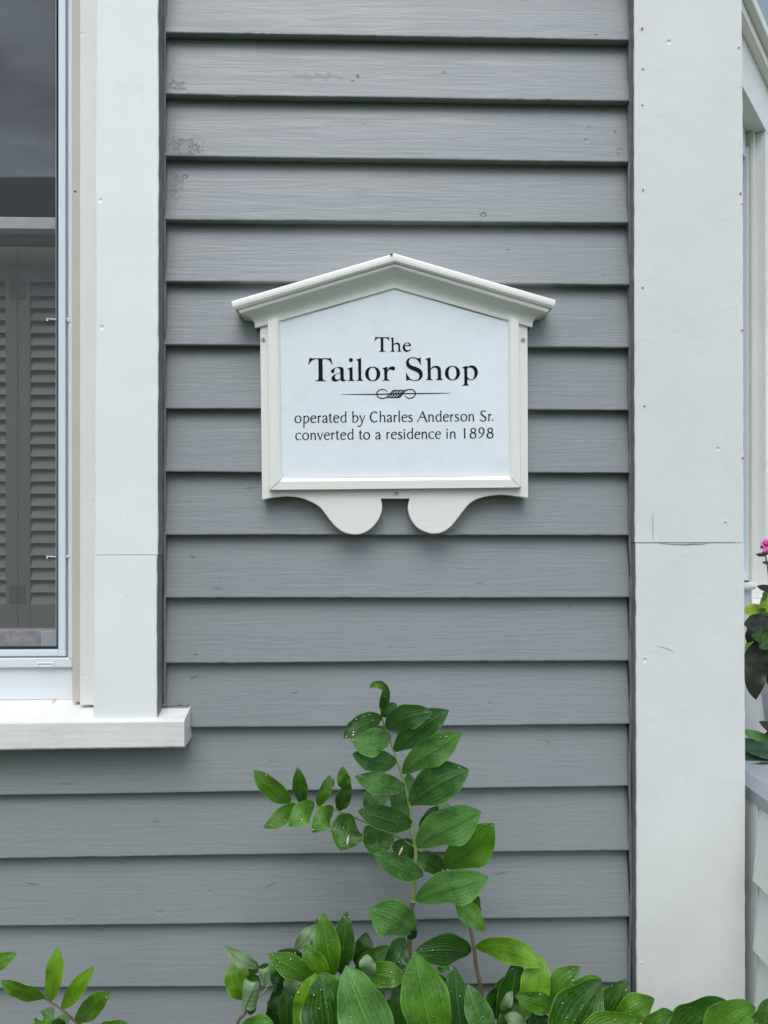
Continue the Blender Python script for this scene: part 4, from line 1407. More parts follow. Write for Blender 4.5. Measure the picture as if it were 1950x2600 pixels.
def KW(px, py, dx=0.0):
    """point on the plane x = X0 - dx"""
    d = ray(px, py)
    t = (X0 - dx - CAM.x) / d.x
    return CAM + d * t


capz1 = W(1895, 1972, 0.0).z
capz0 = W(1895, 2024, 0.0).z
b = MB()
yk = KW(1923, 2300).y
b.box(X0, X0 + 0.12, yk, 0.088, 0.0, capz0 - 0.0005, bev=0.001)
b.build('trim_board', M['white_v'], kw)
b = MB()
b.box(X0 + 0.012, X0 + 0.11, -0.9, yk - 0.0004, 0.0, capz0 - 0.006)
b.build('core', M['white'], kw)
zc = [KW(1935, yy, 0.007).z for yy in (2075, 2252, 2405, 2560)]
edges = [capz0 - 0.0005] + [z for z in (W(1905, 2095, 0).z, W(1905, 2238, 0).z, W(1905, 2395, 0).z)]
zz = W(1905, 2238, 0).z
rows_ = [capz0 - 0.001, W(1905, 2243, -0.04).z, W(1905, 2243, -0.04).z - 0.112, W(1905, 2243, -0.04).z - 0.224, W(1905, 2243, -0.04).z - 0.336, W(1905, 2243, -0.04).z - 0.448, W(1905, 2243, -0.04).z - 0.56]
zt0 = rows_[0]
for k in range(len(rows_) - 1):
    ztop, zbot = rows_[k], rows_[k + 1]
    n = 60
    v, f = [], []
    for i in range(n + 1):
        y = yk - 0.0006 - 0.85 * i / n
        w0 = mnoise.noise(Vector((y * 60, k, 0))) * 0.0012
        row = [(X0 + 0.012, ztop), (X0 + 0.004 + w0, ztop), (X0 - 0.008 + w0, zbot + 0.003), (X0 - 0.006, zbot + 0.0006), (X0 + 0.012, zbot + 0.0006)]
        v += [(a_, y, c__ + w0) for a_, c__ in row]
    for i in range(n):
        for j in range(4):
            a_ = i * 5 + j
            f.append((a_, a_ + 1, a_ + 6, a_ + 5))
    f.append((4, 3, 2, 1, 0))
    f.append(tuple(n * 5 + j for j in range(5)))
    mesh_obj('clapboard', v, f, M['white'], kw)
# cap: chamfered slab
b = MB()
prof_ = [(X0 - 0.002, capz0), (X0 - 0.002, capz0 + 0.020), (X0 + 0.012, capz1), (X0 + 0.15, capz1), (X0 + 0.165, capz0 + 0.02), (X0 + 0.165, capz0)]
v, f = [], []
for y in (0.09, -0.95):
    v += [(a_, y, c__) for a_, c__ in prof_]
for j in range(6):
    f.append((j, (j + 1) % 6, 6 + (j + 1) % 6, 6 + j))
f.append(tuple(range(5, -1, -1)))
f.append(tuple(range(6, 12)))
o = mesh_obj('cap', v, f, M['capgrey'], kw)

# ------------------------------------------------------------------ leaves
DROPS = {}


def leaf_pts(base, tip, w, Yb, Yt, bend, bulge, nu, nv, tilt, cup, wave, seed, rect=0.0, ctrlY=None, pw=0.95):
    """grid of points of one leaf; base/tip photo px, w px apparent width"""
    rn = random.Random(seed)
    dx, dy = tip[0] - base[0], tip[1] - base[1]
    L = math.hypot(dx, dy)
    mx, my = (base[0] + tip[0]) / 2, (base[1] + tip[1]) / 2
    nx, ny = dy / L, -dx / L
    cxp = (mx + nx * bend, my + ny * bend)
    P0, P2 = W(base[0], base[1], Yb), W(tip[0], tip[1], Yt)
    P1 = W(cxp[0], cxp[1], (Yb + Yt) / 2 - bulge if ctrlY is None else ctrlY)
    ym = (Yb + Yt) / 2
    hw = w * (ym + DIST) / F / 2 * 1.02
    ph = rn.uniform(0, 6.28)
    ph2 = rn.uniform(0, 6.28)
    grid = []
    cv = Vector((0, -1, 0))
    for i in range(nu + 1):
        t = i / nu
        P = P0 * (1 - t) ** 2 + P1 * 2 * t * (1 - t) + P2 * t * t
        T = ((P1 - P0) * (1 - t) + (P2 - P1) * t).normalized()
        Sd = T.cross(cv)
        Sd = Sd.normalized() if Sd.length > 1e-4 else Vector((1, 0, 0))
        N = Sd.cross(T).normalized()
        if N.y > 0:
            N = -N
        prof_w = (max(0.0, math.sin(math.pi * t ** pw)) ** (0.62 + 0.24 * t)) if 0 < t < 1 else 0
        ww = hw * prof_w * 1.04 + hw * 0.015
        row = []
        for j in range(nv + 1):
            u = -1 + 2 * j / nv
            q = P + Sd * ww * u * (1 + 0.055 * math.sin(t * 8 + ph + (2 if u > 0 else 0)) + 0.02 * math.sin(t * 23 + ph2))
            s = 1 if Sd.z > 0 else -1
            lean = (abs(Sd.z) * s if abs(Sd.z) > 0.25 else (1 if seed % 2 else -1) * 0.6)
            q = q + Vector((0, 1, 0)) * (tilt * ww * u * lean)
            q = q - N * 0.0
            off = cup * ww * (u * u) - 0.10 * ww * math.exp(-(u / 0.12) ** 2) * -1
            off += wave * ww * abs(u) ** 1.5 * math.sin(t * 11 + ph + (1.7 if u > 0 else 0)) * math.sin(math.pi * t)
            off += 0.05 * ww * mnoise.noise(Vector((u * 1.6 + seed, t * 4, seed * 0.37)))
            q = q - N * off * -1.0
            row.append(q)
        grid.append(row)
    return grid


def drop_verts(mb, p, n, r):
    """tiny flattened dome on the leaf"""
    n = n.normalized()
    a = n.cross(Vector((0.3, 0.2, 0.9))).normalized()
    c_ = n.cross(a)
    b0 = len(mb.v)
    for q, h in ((1.0, 0.0), (0.75, 0.26), (0.35, 0.36)):
        for k in range(7):
            an = 2 * math.pi * k / 7
            mb.v.append(p + a * math.cos(an) * r * q + c_ * math.sin(an) * r * q + n * h * r)
    for ring in range(2):
        for k in range(7):
            x, y = b0 + ring * 7 + k, b0 + ring * 7 + (k + 1) % 7
            mb.f.append((x, y, y + 7, x + 7))
            mb.m.append(0)
    mb.f.append(tuple(b0 + 14 + k for k in range(7)))
    mb.m.append(0)


leaf_seed = [100]
LV = []


def leaf(parent, base, tip, w, Yb, Yt, bend=0, bulge=0.02, mat='leaf', tilt=0.35, cup=0.14, wave=0.2, back=False, drops=10, ctrlY=None, pw=0.95, name='leaf'):
    leaf_seed[0] += 1
    sd_ = leaf_seed[0]
    big = w > 60
    nu, nv = (26, 12) if big else (18, 8)
    g = leaf_pts(base, tip, w, Yb, Yt, bend, bulge, nu, nv, tilt, cup, wave, sd_, ctrlY=ctrlY, pw=pw)
    v = [p for r in g for p in r]
    uv = [(j / nv, i / nu) for i in range(nu + 1) for j in range(nv + 1)]
    f = []
    m_ = nv + 1
    mid = nu // 2 * m_ + nv // 2
    nrm = (v[mid + m_] - v[mid]).cross(v[mid + 1] - v[mid])
    flip = (nrm.y > 0) != back
    for i in range(nu):
        for j in range(nv):
            a = i * m_ + j
            f.append((a, a + m_, a + m_ + 1, a + 1) if not flip else (a, a + 1, a + m_ + 1, a + m_))
    o = mesh_obj(name, v, f, M[mat], parent, smooth=True, uvs=uv)
    rn = random.Random(sd_)
    mb = DROPS.setdefault(parent.name, (parent, MB()))[1]
    if not back:
        for _ in range(int(drops * 1.2)):
            i, j = rn.randint(2, nu - 2), rn.randint(1, nv - 2)
            a, b_, c_, d_ = g[i][j], g[i + 1][j], g[i][j + 1], g[i + 1][j + 1]
            s, t = rn.random(), rn.random()
            p = a.lerp(b_, s).lerp(c_.lerp(d_, s), t)
            n = (b_ - a).cross(c_ - a)
            if n.length < 1e-12:
                continue
            if n.y > 0:
                n = -n
            drop_verts(mb, p, n, rn.choice((0.0005, 0.0006, 0.0007, 0.0008, 0.0010, 0.0013, 0.0018)) * rn.uniform(0.8, 1.1))
    return o


def stem(parent, pts, rad, mats, name='stem'):
    """pts: (px, py, Y)"""
    P = [W(*p) for p in pts]
    S_ = []
    for i in range(len(P) - 1):
        p0, p1, p2, p3 = P[max(i - 1, 0)], P[i], P[i + 1], P[min(i + 2, len(P) - 1)]
        for k in range(5):
            t = k / 5
            S_.append(0.5 * ((2 * p1) + (p2 - p0) * t + (2 * p0 - 5 * p1 + 4 * p2 - p3) * t * t + (3 * p1 - p0 - 3 * p2 + p3) * t ** 3))
    S_.append(P[-1])
    n = len(S_)
    rr = [rad[0] + (rad[1] - rad[0]) * i / (n - 1) for i in range(n)]
    mb = MB()
    mb.tube(S_, rr, 8)
    o = mb.build(name, mats if isinstance(mats, list) else [mats], parent, smooth=True)
    return o


def Z1(x, y):
    return 600 + x / 2.37, 1700 + y / 2.37


def Z2(x, y):
    return x / 2.37, 2250 + y / 2.37


def Z3(x, y):
    return 550 + x / 2.37, 2200 + y / 2.37


def Z4(x, y):
    return 1150 + x / 2.074, 2200 + y / 2.074


def lf(par, Z, b_, t_, w, Yb, Yt, **kw_):
    k = 2.074 if Z is Z4 else 2.37
    if 'bend' in kw_:
        kw_['bend'] /= k
    return leaf(par, Z(*b_), Z(*t_), w / k, Yb, Yt, **kw_)


# ---- tall plant
p1 = empty('tall_seal_plant', 'tallest leafy plant, upright stem reaching toward the sign with paired green leaves', 'plant')
SYm = -0.13
stem(p1, [(966, 1795, SYm - 0.01), (973, 1835, SYm), (986, 1865, SYm), (1001, 1911, SYm), (1022, 1974, SYm), (1041, 2050, SYm), (1045, 2105, SYm), (1055, 2156, SYm), (1054, 2206, SYm), (1052, 2240, SYm), (1048, 2290, SYm)],
     (0.0010, 0.0034), M['stem'])
stem(p1, [(1048, 2290, SYm), (1041, 2340, SYm), (1039, 2410, SYm), (1037, 2495, SYm), (1035, 2567, SYm), (1030, 2900, SYm), (1040, 3500, -0.12)], (0.0034, 0.0042), M['stem_brown'])
# behind leaves first
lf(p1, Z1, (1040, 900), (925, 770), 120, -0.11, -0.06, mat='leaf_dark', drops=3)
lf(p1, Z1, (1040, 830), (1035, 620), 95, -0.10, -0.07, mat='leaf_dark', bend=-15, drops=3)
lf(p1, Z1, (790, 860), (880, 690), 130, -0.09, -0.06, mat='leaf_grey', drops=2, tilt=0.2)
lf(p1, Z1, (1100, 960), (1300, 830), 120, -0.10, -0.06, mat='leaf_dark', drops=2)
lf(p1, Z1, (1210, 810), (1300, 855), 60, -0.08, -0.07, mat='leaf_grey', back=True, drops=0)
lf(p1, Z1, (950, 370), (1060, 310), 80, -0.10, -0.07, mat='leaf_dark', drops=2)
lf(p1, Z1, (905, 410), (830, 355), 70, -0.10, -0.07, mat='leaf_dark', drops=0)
lf(p1, Z1, (880, 285), (968, 212), 74, -0.14, -0.13, mat='leaf', bend=12, drops=5)
# curled tip
lf(p1, Z1, (872, 240), (908, 95), 56, -0.14, -0.15, mat='leaf', bend=-8, drops=2, wave=0.3, cup=0.5)
lf(p1, Z1, (912, 130), (800, 108), 44, -0.15, -0.17, mat='leaf', bend=-62, drops=3, cup=0.5)
# left
lf(p1, Z1, (876, 300), (645, 412), 118, SYm, -0.17, bend=-48, drops=22, mat='leaf', tilt=0.5, cup=0.25)
lf(p1, Z1, (932, 420), (684, 420), 132, SYm, -0.18, bend=22, drops=34, mat='leaf_grey', tilt=0.7, cup=0.25, wave=0.2)
lf(p1, Z1, (962, 565), (698, 505), 118, SYm, -0.18, bend=14, drops=30, mat='leaf_grey', tilt=0.7, cup=0.2, wave=0.25)
lf(p1, Z1, (1020, 715), (714, 640), 112, SYm, -0.18, bend=14, drops=14, mat='leaf_grey', tilt=0.6, wave=0.2)
lf(p1, Z1, (1058, 945), (730, 850), 130, SYm, -0.17, bend=-14, drops=12, mat='leaf', tilt=0.55, wave=0.2)
lf(p1, Z1, (1125, 1245), (828, 1100), 118, SYm - 0.02, -0.20, bend=20, drops=12, mat='leaf_grey', tilt=0.6, wave=0.18)
lf(p1, Z3, (1190, 395), (915, 260), 195, -0.15, -0.20, bend=-40, drops=12, mat='leaf_grey', tilt=0.4, wave=0.2, pw=1.0)
lf(p1, Z3, (1165, 440), (1190, 350), 60, -0.14, -0.15, drops=0, mat='leaf_dark')
# right
lf(p1, Z1, (905, 362), (1182, 262), 140, SYm, -0.19, bend=72, drops=14, mat='leaf_grey', tilt=0.3, cup=0.2)
lf(p1, Z1, (948, 495), (1280, 245), 158, SYm, -0.17, bend=44, pw=1.12, drops=16, mat='leaf_grey', tilt=0.3)
lf(p1, Z1, (1000, 628), (1358, 385), 158, SYm, -0.19, bend=38, pw=1.12, drops=16, mat='leaf_grey', tilt=0.35)
lf(p1, Z1, (1045, 815), (1402, 605), 212, SYm, -0.18, bend=62, pw=1.12, drops=16, mat='leaf_grey', tilt=0.35)
lf(p1, Z1, (1088, 1070), (1475, 857), 212, SYm, -0.20, bend=52, pw=1.12, drops=14, mat='leaf_grey', tilt=0.35)
lf(p1, Z1, (1078, 1392), (1518, 1250), 176, SYm - 0.01, -0.22, bend=30, pw=1.12, drops=18, mat='leaf_grey', tilt=0.5, wave=0.2)

# ---- arching plant (second stem leaning over to the left)
p2 = empty('arching_seal_plant', 'leafy stem arching left behind the tall plant, small leaves along its thin green tip', 'plant')
SB = -0.09
stem(p2, [(*Z1(320, 798), -0.12), (*Z1(480, 820), -0.115), (*Z1(560, 835), -0.11), (*Z1(630, 858), -0.11), (*Z1(745, 905), SB), (*Z1(830, 940), SB), (*Z1(930, 985), SB), (*Z1(1010, 1030), SB), (*Z1(1095, 1085), SB),
          (*Z1(1180, 1160), SB), (*Z1(1270, 1240), SB), (*Z3(1450, 185), SB)], (0.0009, 0.0024), M['stem'])
stem(p2, [(*Z3(1450, 185), SB), (*Z3(1520, 350), SB), (*Z3(1550, 500), SB - 0.01), (*Z3(1562, 600), SB - 0.01), (*Z3(1590, 745), SB - 0.01), (*Z3(1640, 1200), SB), (*Z3(1650, 2400), SB)], (0.0024, 0.0036), M['stem_brown'])
lf(p2, Z1, (325, 800), (102, 604), 108, -0.12, -0.14, mat='leaf_bright', bend=20, drops=12)
lf(p2, Z1, (392, 815), (368, 586), 84, -0.115, -0.13, mat='leaf', bend=-8, drops=3, wave=0.2)
lf(p2, Z1, (490, 818), (560, 636), 72, -0.115, -0.12, mat='leaf', bend=-20, drops=4, cup=0.3)
lf(p2, Z1, (568, 640), (572, 716), 38, -0.11, -0.10, mat='leaf', back=True, drops=0)
lf(p2, Z1, (618, 852), (690, 690), 84, -0.11, -0.12, mat='leaf', bend=14, drops=6, wave=0.2)
lf(p2, Z1, (668, 740), (640, 582), 76, -0.118, -0.13, mat='leaf', bend=14, drops=3, wave=0.3)
lf(p2, Z1, (355, 806), (163, 952), 90, -0.12, -0.16, mat='leaf_bright', bend=24, drops=12)
lf(p2, Z1, (472, 812), (318, 945), 118, -0.115, -0.15, mat='leaf', bend=-14, drops=8, wave=0.2)
lf(p2, Z1, (588, 838), (462, 985), 108, -0.11, -0.15, mat='leaf', bend=-24, drops=8)
lf(p2, Z1, (700, 880), (632, 1090), 182, -0.11, -0.16, mat='leaf', bend=-10, drops=10, pw=1.05, tilt=0.2)
lf(p2, Z1, (850, 930), (835, 1125), 178, -0.11, -0.15, mat='leaf', bend=8, drops=12, pw=0.95, tilt=0.2)
lf(p2, Z1, (1100, 1110), (930, 1060), 120, -0.08, -0.09, mat='leaf_dark', drops=5)
lf(p2, Z1, (1260, 1210), (1080, 1110), 110, -0.085, -0.10, mat='leaf', drops=6)
lf(p2, Z1, (1258, 1195), (1550, 925), 205, -0.10, -0.15, mat='leaf', bend=-22, drops=30, pw=1.05)
lf(p2, Z3, (1450, 180), (1585, 235), 110, -0.07, -0.06, mat='leaf_dark', drops=4)
lf(p2, Z1, (1350, 1352), (1462, 1500), 120, -0.07, -0.07, mat='leaf_dark', drops=2)
lf(p2, Z3, (1425, 195), (1612, 392), 112, -0.10, -0.14, mat='leaf', bend=20, drops=8)
lf(p2, Z3, (1532, 515), (1190, 520), 150, -0.10, -0.16, mat='leaf', bend=-46, drops=12, tilt=0.5)
lf(p2, Z3, (1390, 500), (1345, 640), 100, -0.11, -0.15, mat='leaf_dark', drops=4)
lf(p2, Z4, (118, 430), (478, 532), 112, -0.10, -0.18, mat='leaf_bright', bend=82, drops=16, tilt=0.5)
for (zx_, zy_, a_) in ((672, 1022, 80), (992, 1088, 65), (832, 943, -20), (392, 812, 60)):
    px, py = Z1(zx_, zy_)
    p = W(px, py, -0.172 if zx_ == 672 else -0.135)
    mb = MB()
    d = Vector((math.cos(R(a_)), 0, math.sin(R(a_)))) * (0.007 if zx_ in (672, 992) else 0.0035)
    mb.tube([p - d, p - d * 0.5, p + d * 0.4, p + d], [0.0008, 0.0019, 0.0017, 0.0006], 6)
    o = mb.build('fallen_petal', M['petal'], None, smooth=True)
    o['label'] = {672: 'longest cream withered petal lying on a round hanging leaf', 992: 'cream withered petal on the dark leaf left of the tall stem',
                  832: 'small pale petal caught on the thin arching stem near the tall plant', 392: 'small pale petal at the far left of the arching stem'}[zx_]
    o['category'] = 'petal'
    o['group'] = 'withered petals fallen on the leaves'

# ---- lower left sprig
p3 = empty('leafy_sprig', 'bright green sprig with five spreading leaves in the lower left corner', 'plant')
YS = -0.16
stem(p3, [(*Z2(268, 674), YS), (*Z2(310, 702), YS), (*Z2(370, 740), YS), (*Z2(420, 785), YS), (*Z2(470, 826), YS), (*Z2(560, 920), YS), (*Z2(640, 1300), YS + 0.02), (*Z2(660, 3000), YS + 0.03)], (0.0008, 0.003), M['stem_brown'])
lf(p3, Z2, (272, 676), (4, 568), 92, YS, -0.20, mat='leaf_bright', bend=22, drops=4)
lf(p3, Z2, (300, 697), (354, 358), 106, YS, -0.17, mat='leaf_bright', drops=4)
lf(p3, Z2, (370, 740), (568, 478), 88, YS, -0.18, mat='leaf_bright', drops=8)
lf(p3, Z2, (458, 822), (668, 634), 108, YS, -0.20, mat='leaf_bright', bend=18, drops=16)
lf(p3, Z2, (318, 726), (215, 900), 96, YS, -0.22, mat='leaf', bend=-10, drops=10)
lf(p3, Z2, (404, 770), (300, 900), 104, YS, -0.22, mat='leaf', bend=-10, drops=10)
p4 = empty('edge_plant', 'single bright leaf poking in at the left edge above the sprig', 'plant')
lf(p4, Z2, (-120, 540), (102, 404), 92, YS, -0.18, mat='leaf_bright', bend=20, drops=8)
stem(p4, [(*Z2(-120, 540), YS), (*Z2(-170, 900), YS), (*Z2(-180, 3000), YS)], (0.0012, 0.003), M['stem_brown'])
p5 = empty('low_plant', 'low rounded leaf rising from the bottom edge right of the sprig', 'plant')
lf(p5, Z2, (560, 960), (776, 838), 130, -0.22, -0.24, mat='leaf_bright', bend=40, drops=6)
stem(p5, [(*Z2(560, 960), -0.22), (*Z2(560, 3000), -0.2)], (0.002, 0.003), M['stem_brown'])

# ---- rolled-leaf plant
p6 = empty('curled_leaf_plant', 'plant with two pale rolled-up leaves low under the board edge', 'plant')
stem(p6, [(*Z3(190, 830), -0.20), (*Z3(170, 885), -0.20), (*Z3(120, 960), -0.20), (*Z3(60, 1300), -0.2), (*Z3(60, 2800), -0.2)], (0.0018, 0.003), M['stem_brown'])
stem(p6, [(*Z3(320, 700), -0.18), (*Z3(280, 760), -0.19), (*Z3(190, 835), -0.20)], (0.001, 0.0018), M['stem'])
lf(p6, Z3, (175, 800), (110, 560), 150, -0.19, -0.18, mat='leaf_bright', bend=30, drops=4, tilt=0.1)
lf(p6, Z3, (245, 640), (110, 560), 110, -0.17, -0.18, mat='leaf_bright', drops=3)
lf(p6, Z3, (246, 612), (44, 480), 78, -0.21, -0.20, mat='leaf_grey', back=True, bend=14, drops=0, tilt=0.1)


def rolled(parent, a, b_, r0, r1, Y):
    """leaf rolled into an open cone showing its pale underside"""
    A, B = W(*a, Y), W(*b_, Y)
    ax = (B - A)
    t_ = ax.normalized()
    u = t_.cross(Vector((0, 1, 0))).normalized()
    w = t_.cross(u)
    v, uv, f = [], [], []
    nu, nv = 16, 30
    for i in range(nu + 1):
        t = i / nu
        r = (r0 * (1 - t) + r1 * t) * (1 + 0.06 * math.sin(t * 5 + 0.6)) * (1 - 0.25 * max(0, 0.16 - t) / 0.16)
        for j in range(nv + 1):
            s = j / nv
            an = s * 2 * math.pi * 1.45 + 1.2 + t * 0.9
            q = r * (1 - 0.28 * s)
            v.append(A + ax * t + u * math.cos(an) * q + w * math.sin(an) * q)
            uv.append((t * 0.5 + 0.03, s))
    for i in range(nu):
        for j in range(nv):
            a_ = i * (nv + 1) + j
            f.append((a_, a_ + 1, a_ + nv + 2, a_ + nv + 1))
    o = mesh_obj('leaf', v, f, M['leaf_grey'], parent, smooth=True, uvs=uv)
    mod = o.data
    # outside of the roll is the underside of the leaf
    p = mod.polygons[0]
    if (p.center - A).dot(p.normal) > 0:
        mod.flip_normals()
    o['label'] = 'rolled-up leaf showing its pale underside'
    return o


rolled(p6, Z3(220, 672), Z3(196, 845), 0.0135, 0.0115, -0.23)
rolled(p6, Z3(285, 600), Z3(308, 715), 0.0095, 0.0058, -0.235)
lf(p6, Z3, (215, 815), (205, 895), 52, -0.225, -0.22, mat='leaf_dark', drops=0)

# ---- bottom clumps
p7 = empty('centre_clump', 'dense clump of upright pointed leaves left of the tall stem base', 'plant')
p8 = empty('front_clump', 'large broad glossy leaves in front of the tall stem at the bottom edge', 'plant')
p9 = empty('right_clump', 'cluster of broad leaves between the tall plant and the corner board', 'plant')
p10 = empty('corner_clump', 'broad green leaves rising in front of the white corner board at bottom right', 'plant')
rn = random.Random(9)
# shaded filler leaves deep in the clumps
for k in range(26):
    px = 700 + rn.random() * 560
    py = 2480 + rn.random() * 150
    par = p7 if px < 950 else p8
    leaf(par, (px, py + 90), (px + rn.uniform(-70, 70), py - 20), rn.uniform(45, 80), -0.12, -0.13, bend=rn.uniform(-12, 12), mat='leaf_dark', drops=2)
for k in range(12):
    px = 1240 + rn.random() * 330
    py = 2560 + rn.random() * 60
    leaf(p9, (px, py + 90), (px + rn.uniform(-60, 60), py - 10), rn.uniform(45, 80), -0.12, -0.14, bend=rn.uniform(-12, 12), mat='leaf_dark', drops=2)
lf(p7, Z3, (640, 640), (600, 310), 95, -0.13, -0.12, mat='leaf', drops=3)
lf(p7, Z3, (475, 500), (600, 350), 80, -0.15, -0.14, mat='leaf_grey', back=True, drops=0, tilt=0.1)
lf(p7, Z3, (600, 530), (520, 485), 60, -0.17, -0.165, mat='leaf_grey', back=True, drops=0, tilt=0.1)
lf(p7, Z3, (590, 520), (605, 410), 50, -0.17, -0.165, mat='leaf_grey', back=True, drops=0, tilt=0.1)
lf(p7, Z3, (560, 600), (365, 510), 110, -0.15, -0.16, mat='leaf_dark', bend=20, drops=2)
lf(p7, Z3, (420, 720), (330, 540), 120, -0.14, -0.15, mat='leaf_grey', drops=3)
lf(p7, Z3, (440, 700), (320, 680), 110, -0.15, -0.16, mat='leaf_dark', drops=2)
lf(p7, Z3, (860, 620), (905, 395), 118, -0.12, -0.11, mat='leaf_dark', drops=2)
lf(p7, Z3, (700, 650), (755, 430), 90, -0.15, -0.14, mat='leaf', drops=4)
lf(p7, Z3, (745, 650), (785, 268), 122, -0.16, -0.15, mat='leaf', drops=14)
lf(p7, Z3, (700, 668), (642, 272), 134, -0.18, -0.17, mat='leaf_bright', bend=10, drops=14, tilt=0.25)
lf(p7, Z3, (840, 640), (1040, 480), 100, -0.14, -0.15, mat='leaf', bend=14, drops=3)
lf(p7, Z3, (890, 640), (1030, 500), 90, -0.13, -0.13, mat='leaf', drops=4)
lf(p7, Z3, (1040, 650), (1135, 430), 140, -0.145, -0.12, mat='leaf_grey', drops=2)
lf(p7, Z3, (650, 700), (520, 485), 130, -0.19, -0.19, mat='leaf_bright', bend=-10, drops=8)
lf(p7, Z3, (590, 700), (306, 530), 112, -0.20, -0.22, mat='leaf_bright', bend=-30, drops=12, tilt=0.5)
lf(p7, Z3, (870, 640), (1148, 678), 118, -0.19, -0.21, mat='leaf_bright', bend=22, drops=8, tilt=0.5)
lf(p7, Z3, (910, 660), (905, 528), 92, -0.21, -0.215, mat='leaf_grey', back=True, drops=0)
lf(p7, Z3, (770, 830), (690, 655), 110, -0.21, -0.21, mat='leaf_bright', drops=4)
lf(p7, Z3, (455, 770), (440, 640), 80, -0.205, -0.21, mat='leaf_grey', back=True, drops=0)
lf(p7, Z3, (330, 1000), (385, 770), 120, -0.18, -0.18, mat='leaf_dark', drops=6)
lf(p7, Z3, (420, 1000), (425, 700), 90, -0.20, -0.19, mat='leaf', drops=3)
lf(p7, Z3, (480, 1000), (500, 730), 110, -0.19, -0.19, mat='leaf_dark', drops=4)
lf(p7, Z3, (500, 1010), (600, 640), 150, -0.24, -0.24, mat='leaf_bright', bend=16, drops=14)
lf(p8, Z3, (690, 1080), (626, 630), 290, -0.26, -0.25, mat='leaf', bend=-20, drops=34, tilt=0.25, cup=0.2)
lf(p8, Z3, (1010, 1130), (778, 596), 290, -0.28, -0.26, mat='leaf_grey', bend=20, drops=24, tilt=0.2, cup=0.2)
lf(p8, Z3, (1330, 1130), (1192, 512), 268, -0.27, -0.25, mat='leaf', bend=10, drops=10, tilt=0.2, cup=0.2)
lf(p8, Z3, (1110, 1000), (1085, 720), 120, -0.20, -0.19, mat='leaf_dark', drops=4)
lf(p8, Z3, (1120, 720), (1125, 590), 80, -0.16, -0.16, mat='leaf_dark', drops=0)
lf(p8, Z3, (1490, 1100), (1430, 598), 150, -0.24, -0.23, mat='leaf_grey', bend=10, drops=16)
lf(p8, Z3, (1440, 800), (1400, 640), 80, -0.2, -0.2, mat='leaf', drops=2)
lf(p8, Z3, (1660, 1040), (1510, 706), 140, -0.25, -0.24, mat='leaf_grey', bend=20, drops=16)
lf(p7, Z3, (150, 1000), (350, 960), 120, -0.24, -0.26, mat='leaf', bend=40, drops=6)
# foliage in front of the boards on the right
lf(p9, Z4, (255, 850), (345, 468), 128, -0.15, -0.14, mat='leaf', bend=-20, drops=8)
lf(p9, Z4, (370, 790), (466, 466), 150, -0.17, -0.15, mat='leaf_bright', bend=-30, drops=8)
lf(p9, Z4, (490, 700), (670, 528), 118, -0.15, -0.15, mat='leaf', bend=10, drops=6)
lf(p9, Z4, (470, 740), (480, 580), 60, -0.16, -0.15, mat='leaf', drops=2)
lf(p9, Z4, (590, 700), (785, 592), 90, -0.16, -0.16, mat='leaf', bend=20, drops=4)
lf(p9, Z4, (560, 745), (325, 680), 90, -0.20, -0.21, mat='leaf', drops=6)
lf(p9, Z4, (255, 760), (318, 658), 52, -0.19, -0.19, mat='leaf_grey', back=True, drops=0)
lf(p9, Z4, (385, 850), (270, 790), 80, -0.22, -0.22, mat='leaf_grey', back=True, drops=0)
lf(p9, Z4, (300, 900), (335, 720), 130, -0.19, -0.19, mat='leaf', drops=5)
lf(p9, Z4, (770, 860), (910, 594), 150, -0.19, -0.19, mat='leaf', bend=-16, drops=6)
lf(p9, Z4, (550, 980), (785, 602), 240, -0.24, -0.23, mat='leaf', bend=40, drops=22, pw=0.95)
lf(p9, Z4, (450, 900), (440, 760), 110, -0.2, -0.2, mat='leaf_dark', drops=4)
lf(p9, Z4, (640, 960), (966, 800), 150, -0.27, -0.28, mat='leaf_bright', bend=50, drops=8)
lf(p9, Z4, (850, 830), (1064, 700), 130, -0.22, -0.22, mat='leaf_bright', bend=24, drops=6)
lf(p9, Z4, (1000, 860), (1165, 772), 90, -0.24, -0.24, mat='leaf', bend=16, drops=4)
lf(p10, Z4, (1150, 960), (1440, 706), 200, -0.23, -0.25, mat='leaf', bend=50, drops=18)
lf(p10, Z4, (1350, 940), (1595, 745), 210, -0.25, -0.27, mat='leaf', bend=60, drops=14, pw=1.05)
lf(p10, Z4, (1590, 960), (1700, 690), 140, -0.26, -0.27, mat='leaf', bend=24, drops=10)
for par, px in ((p7, 820), (p8, 1020), (p9, 1390), (p10, 1800)):
    for dx in (-60, 10, 70):
        stem(par, [(px + dx * 0.6, 2640, -0.18), (px + dx, 2900, -0.18), (px + dx * 1.1, 3500, -0.15)], (0.0025, 0.0035), M['stem'])

# lower leaves of the clumps, down to the bed
rb = random.Random(33)
for par, px in ((p7, 820), (p8, 1020), (p9, 1390), (p10, 1800)):
    for k in range(17):
        bx = px + rb.uniform(-150, 150)
        by = 2740 + k * 42 + rb.uniform(-20, 20)
        yb = -0.17 - rb.uniform(0, 0.05)
        leaf(par, (bx, by), (bx + rb.choice((-1, 1)) * rb.uniform(50, 110), by - rb.uniform(20, 100)), rb.uniform(55, 85), yb, yb - rb.uniform(0.02, 0.08), bend=rb.uniform(-15, 25), mat=rb.choice(('leaf', 'leaf_dark', 'leaf_grey')), drops=4)

# ---- planters beyond the corner board at the right edge
def zp(x, y):
    return 1800 + x / 2.765, 1300 + y / 2.765


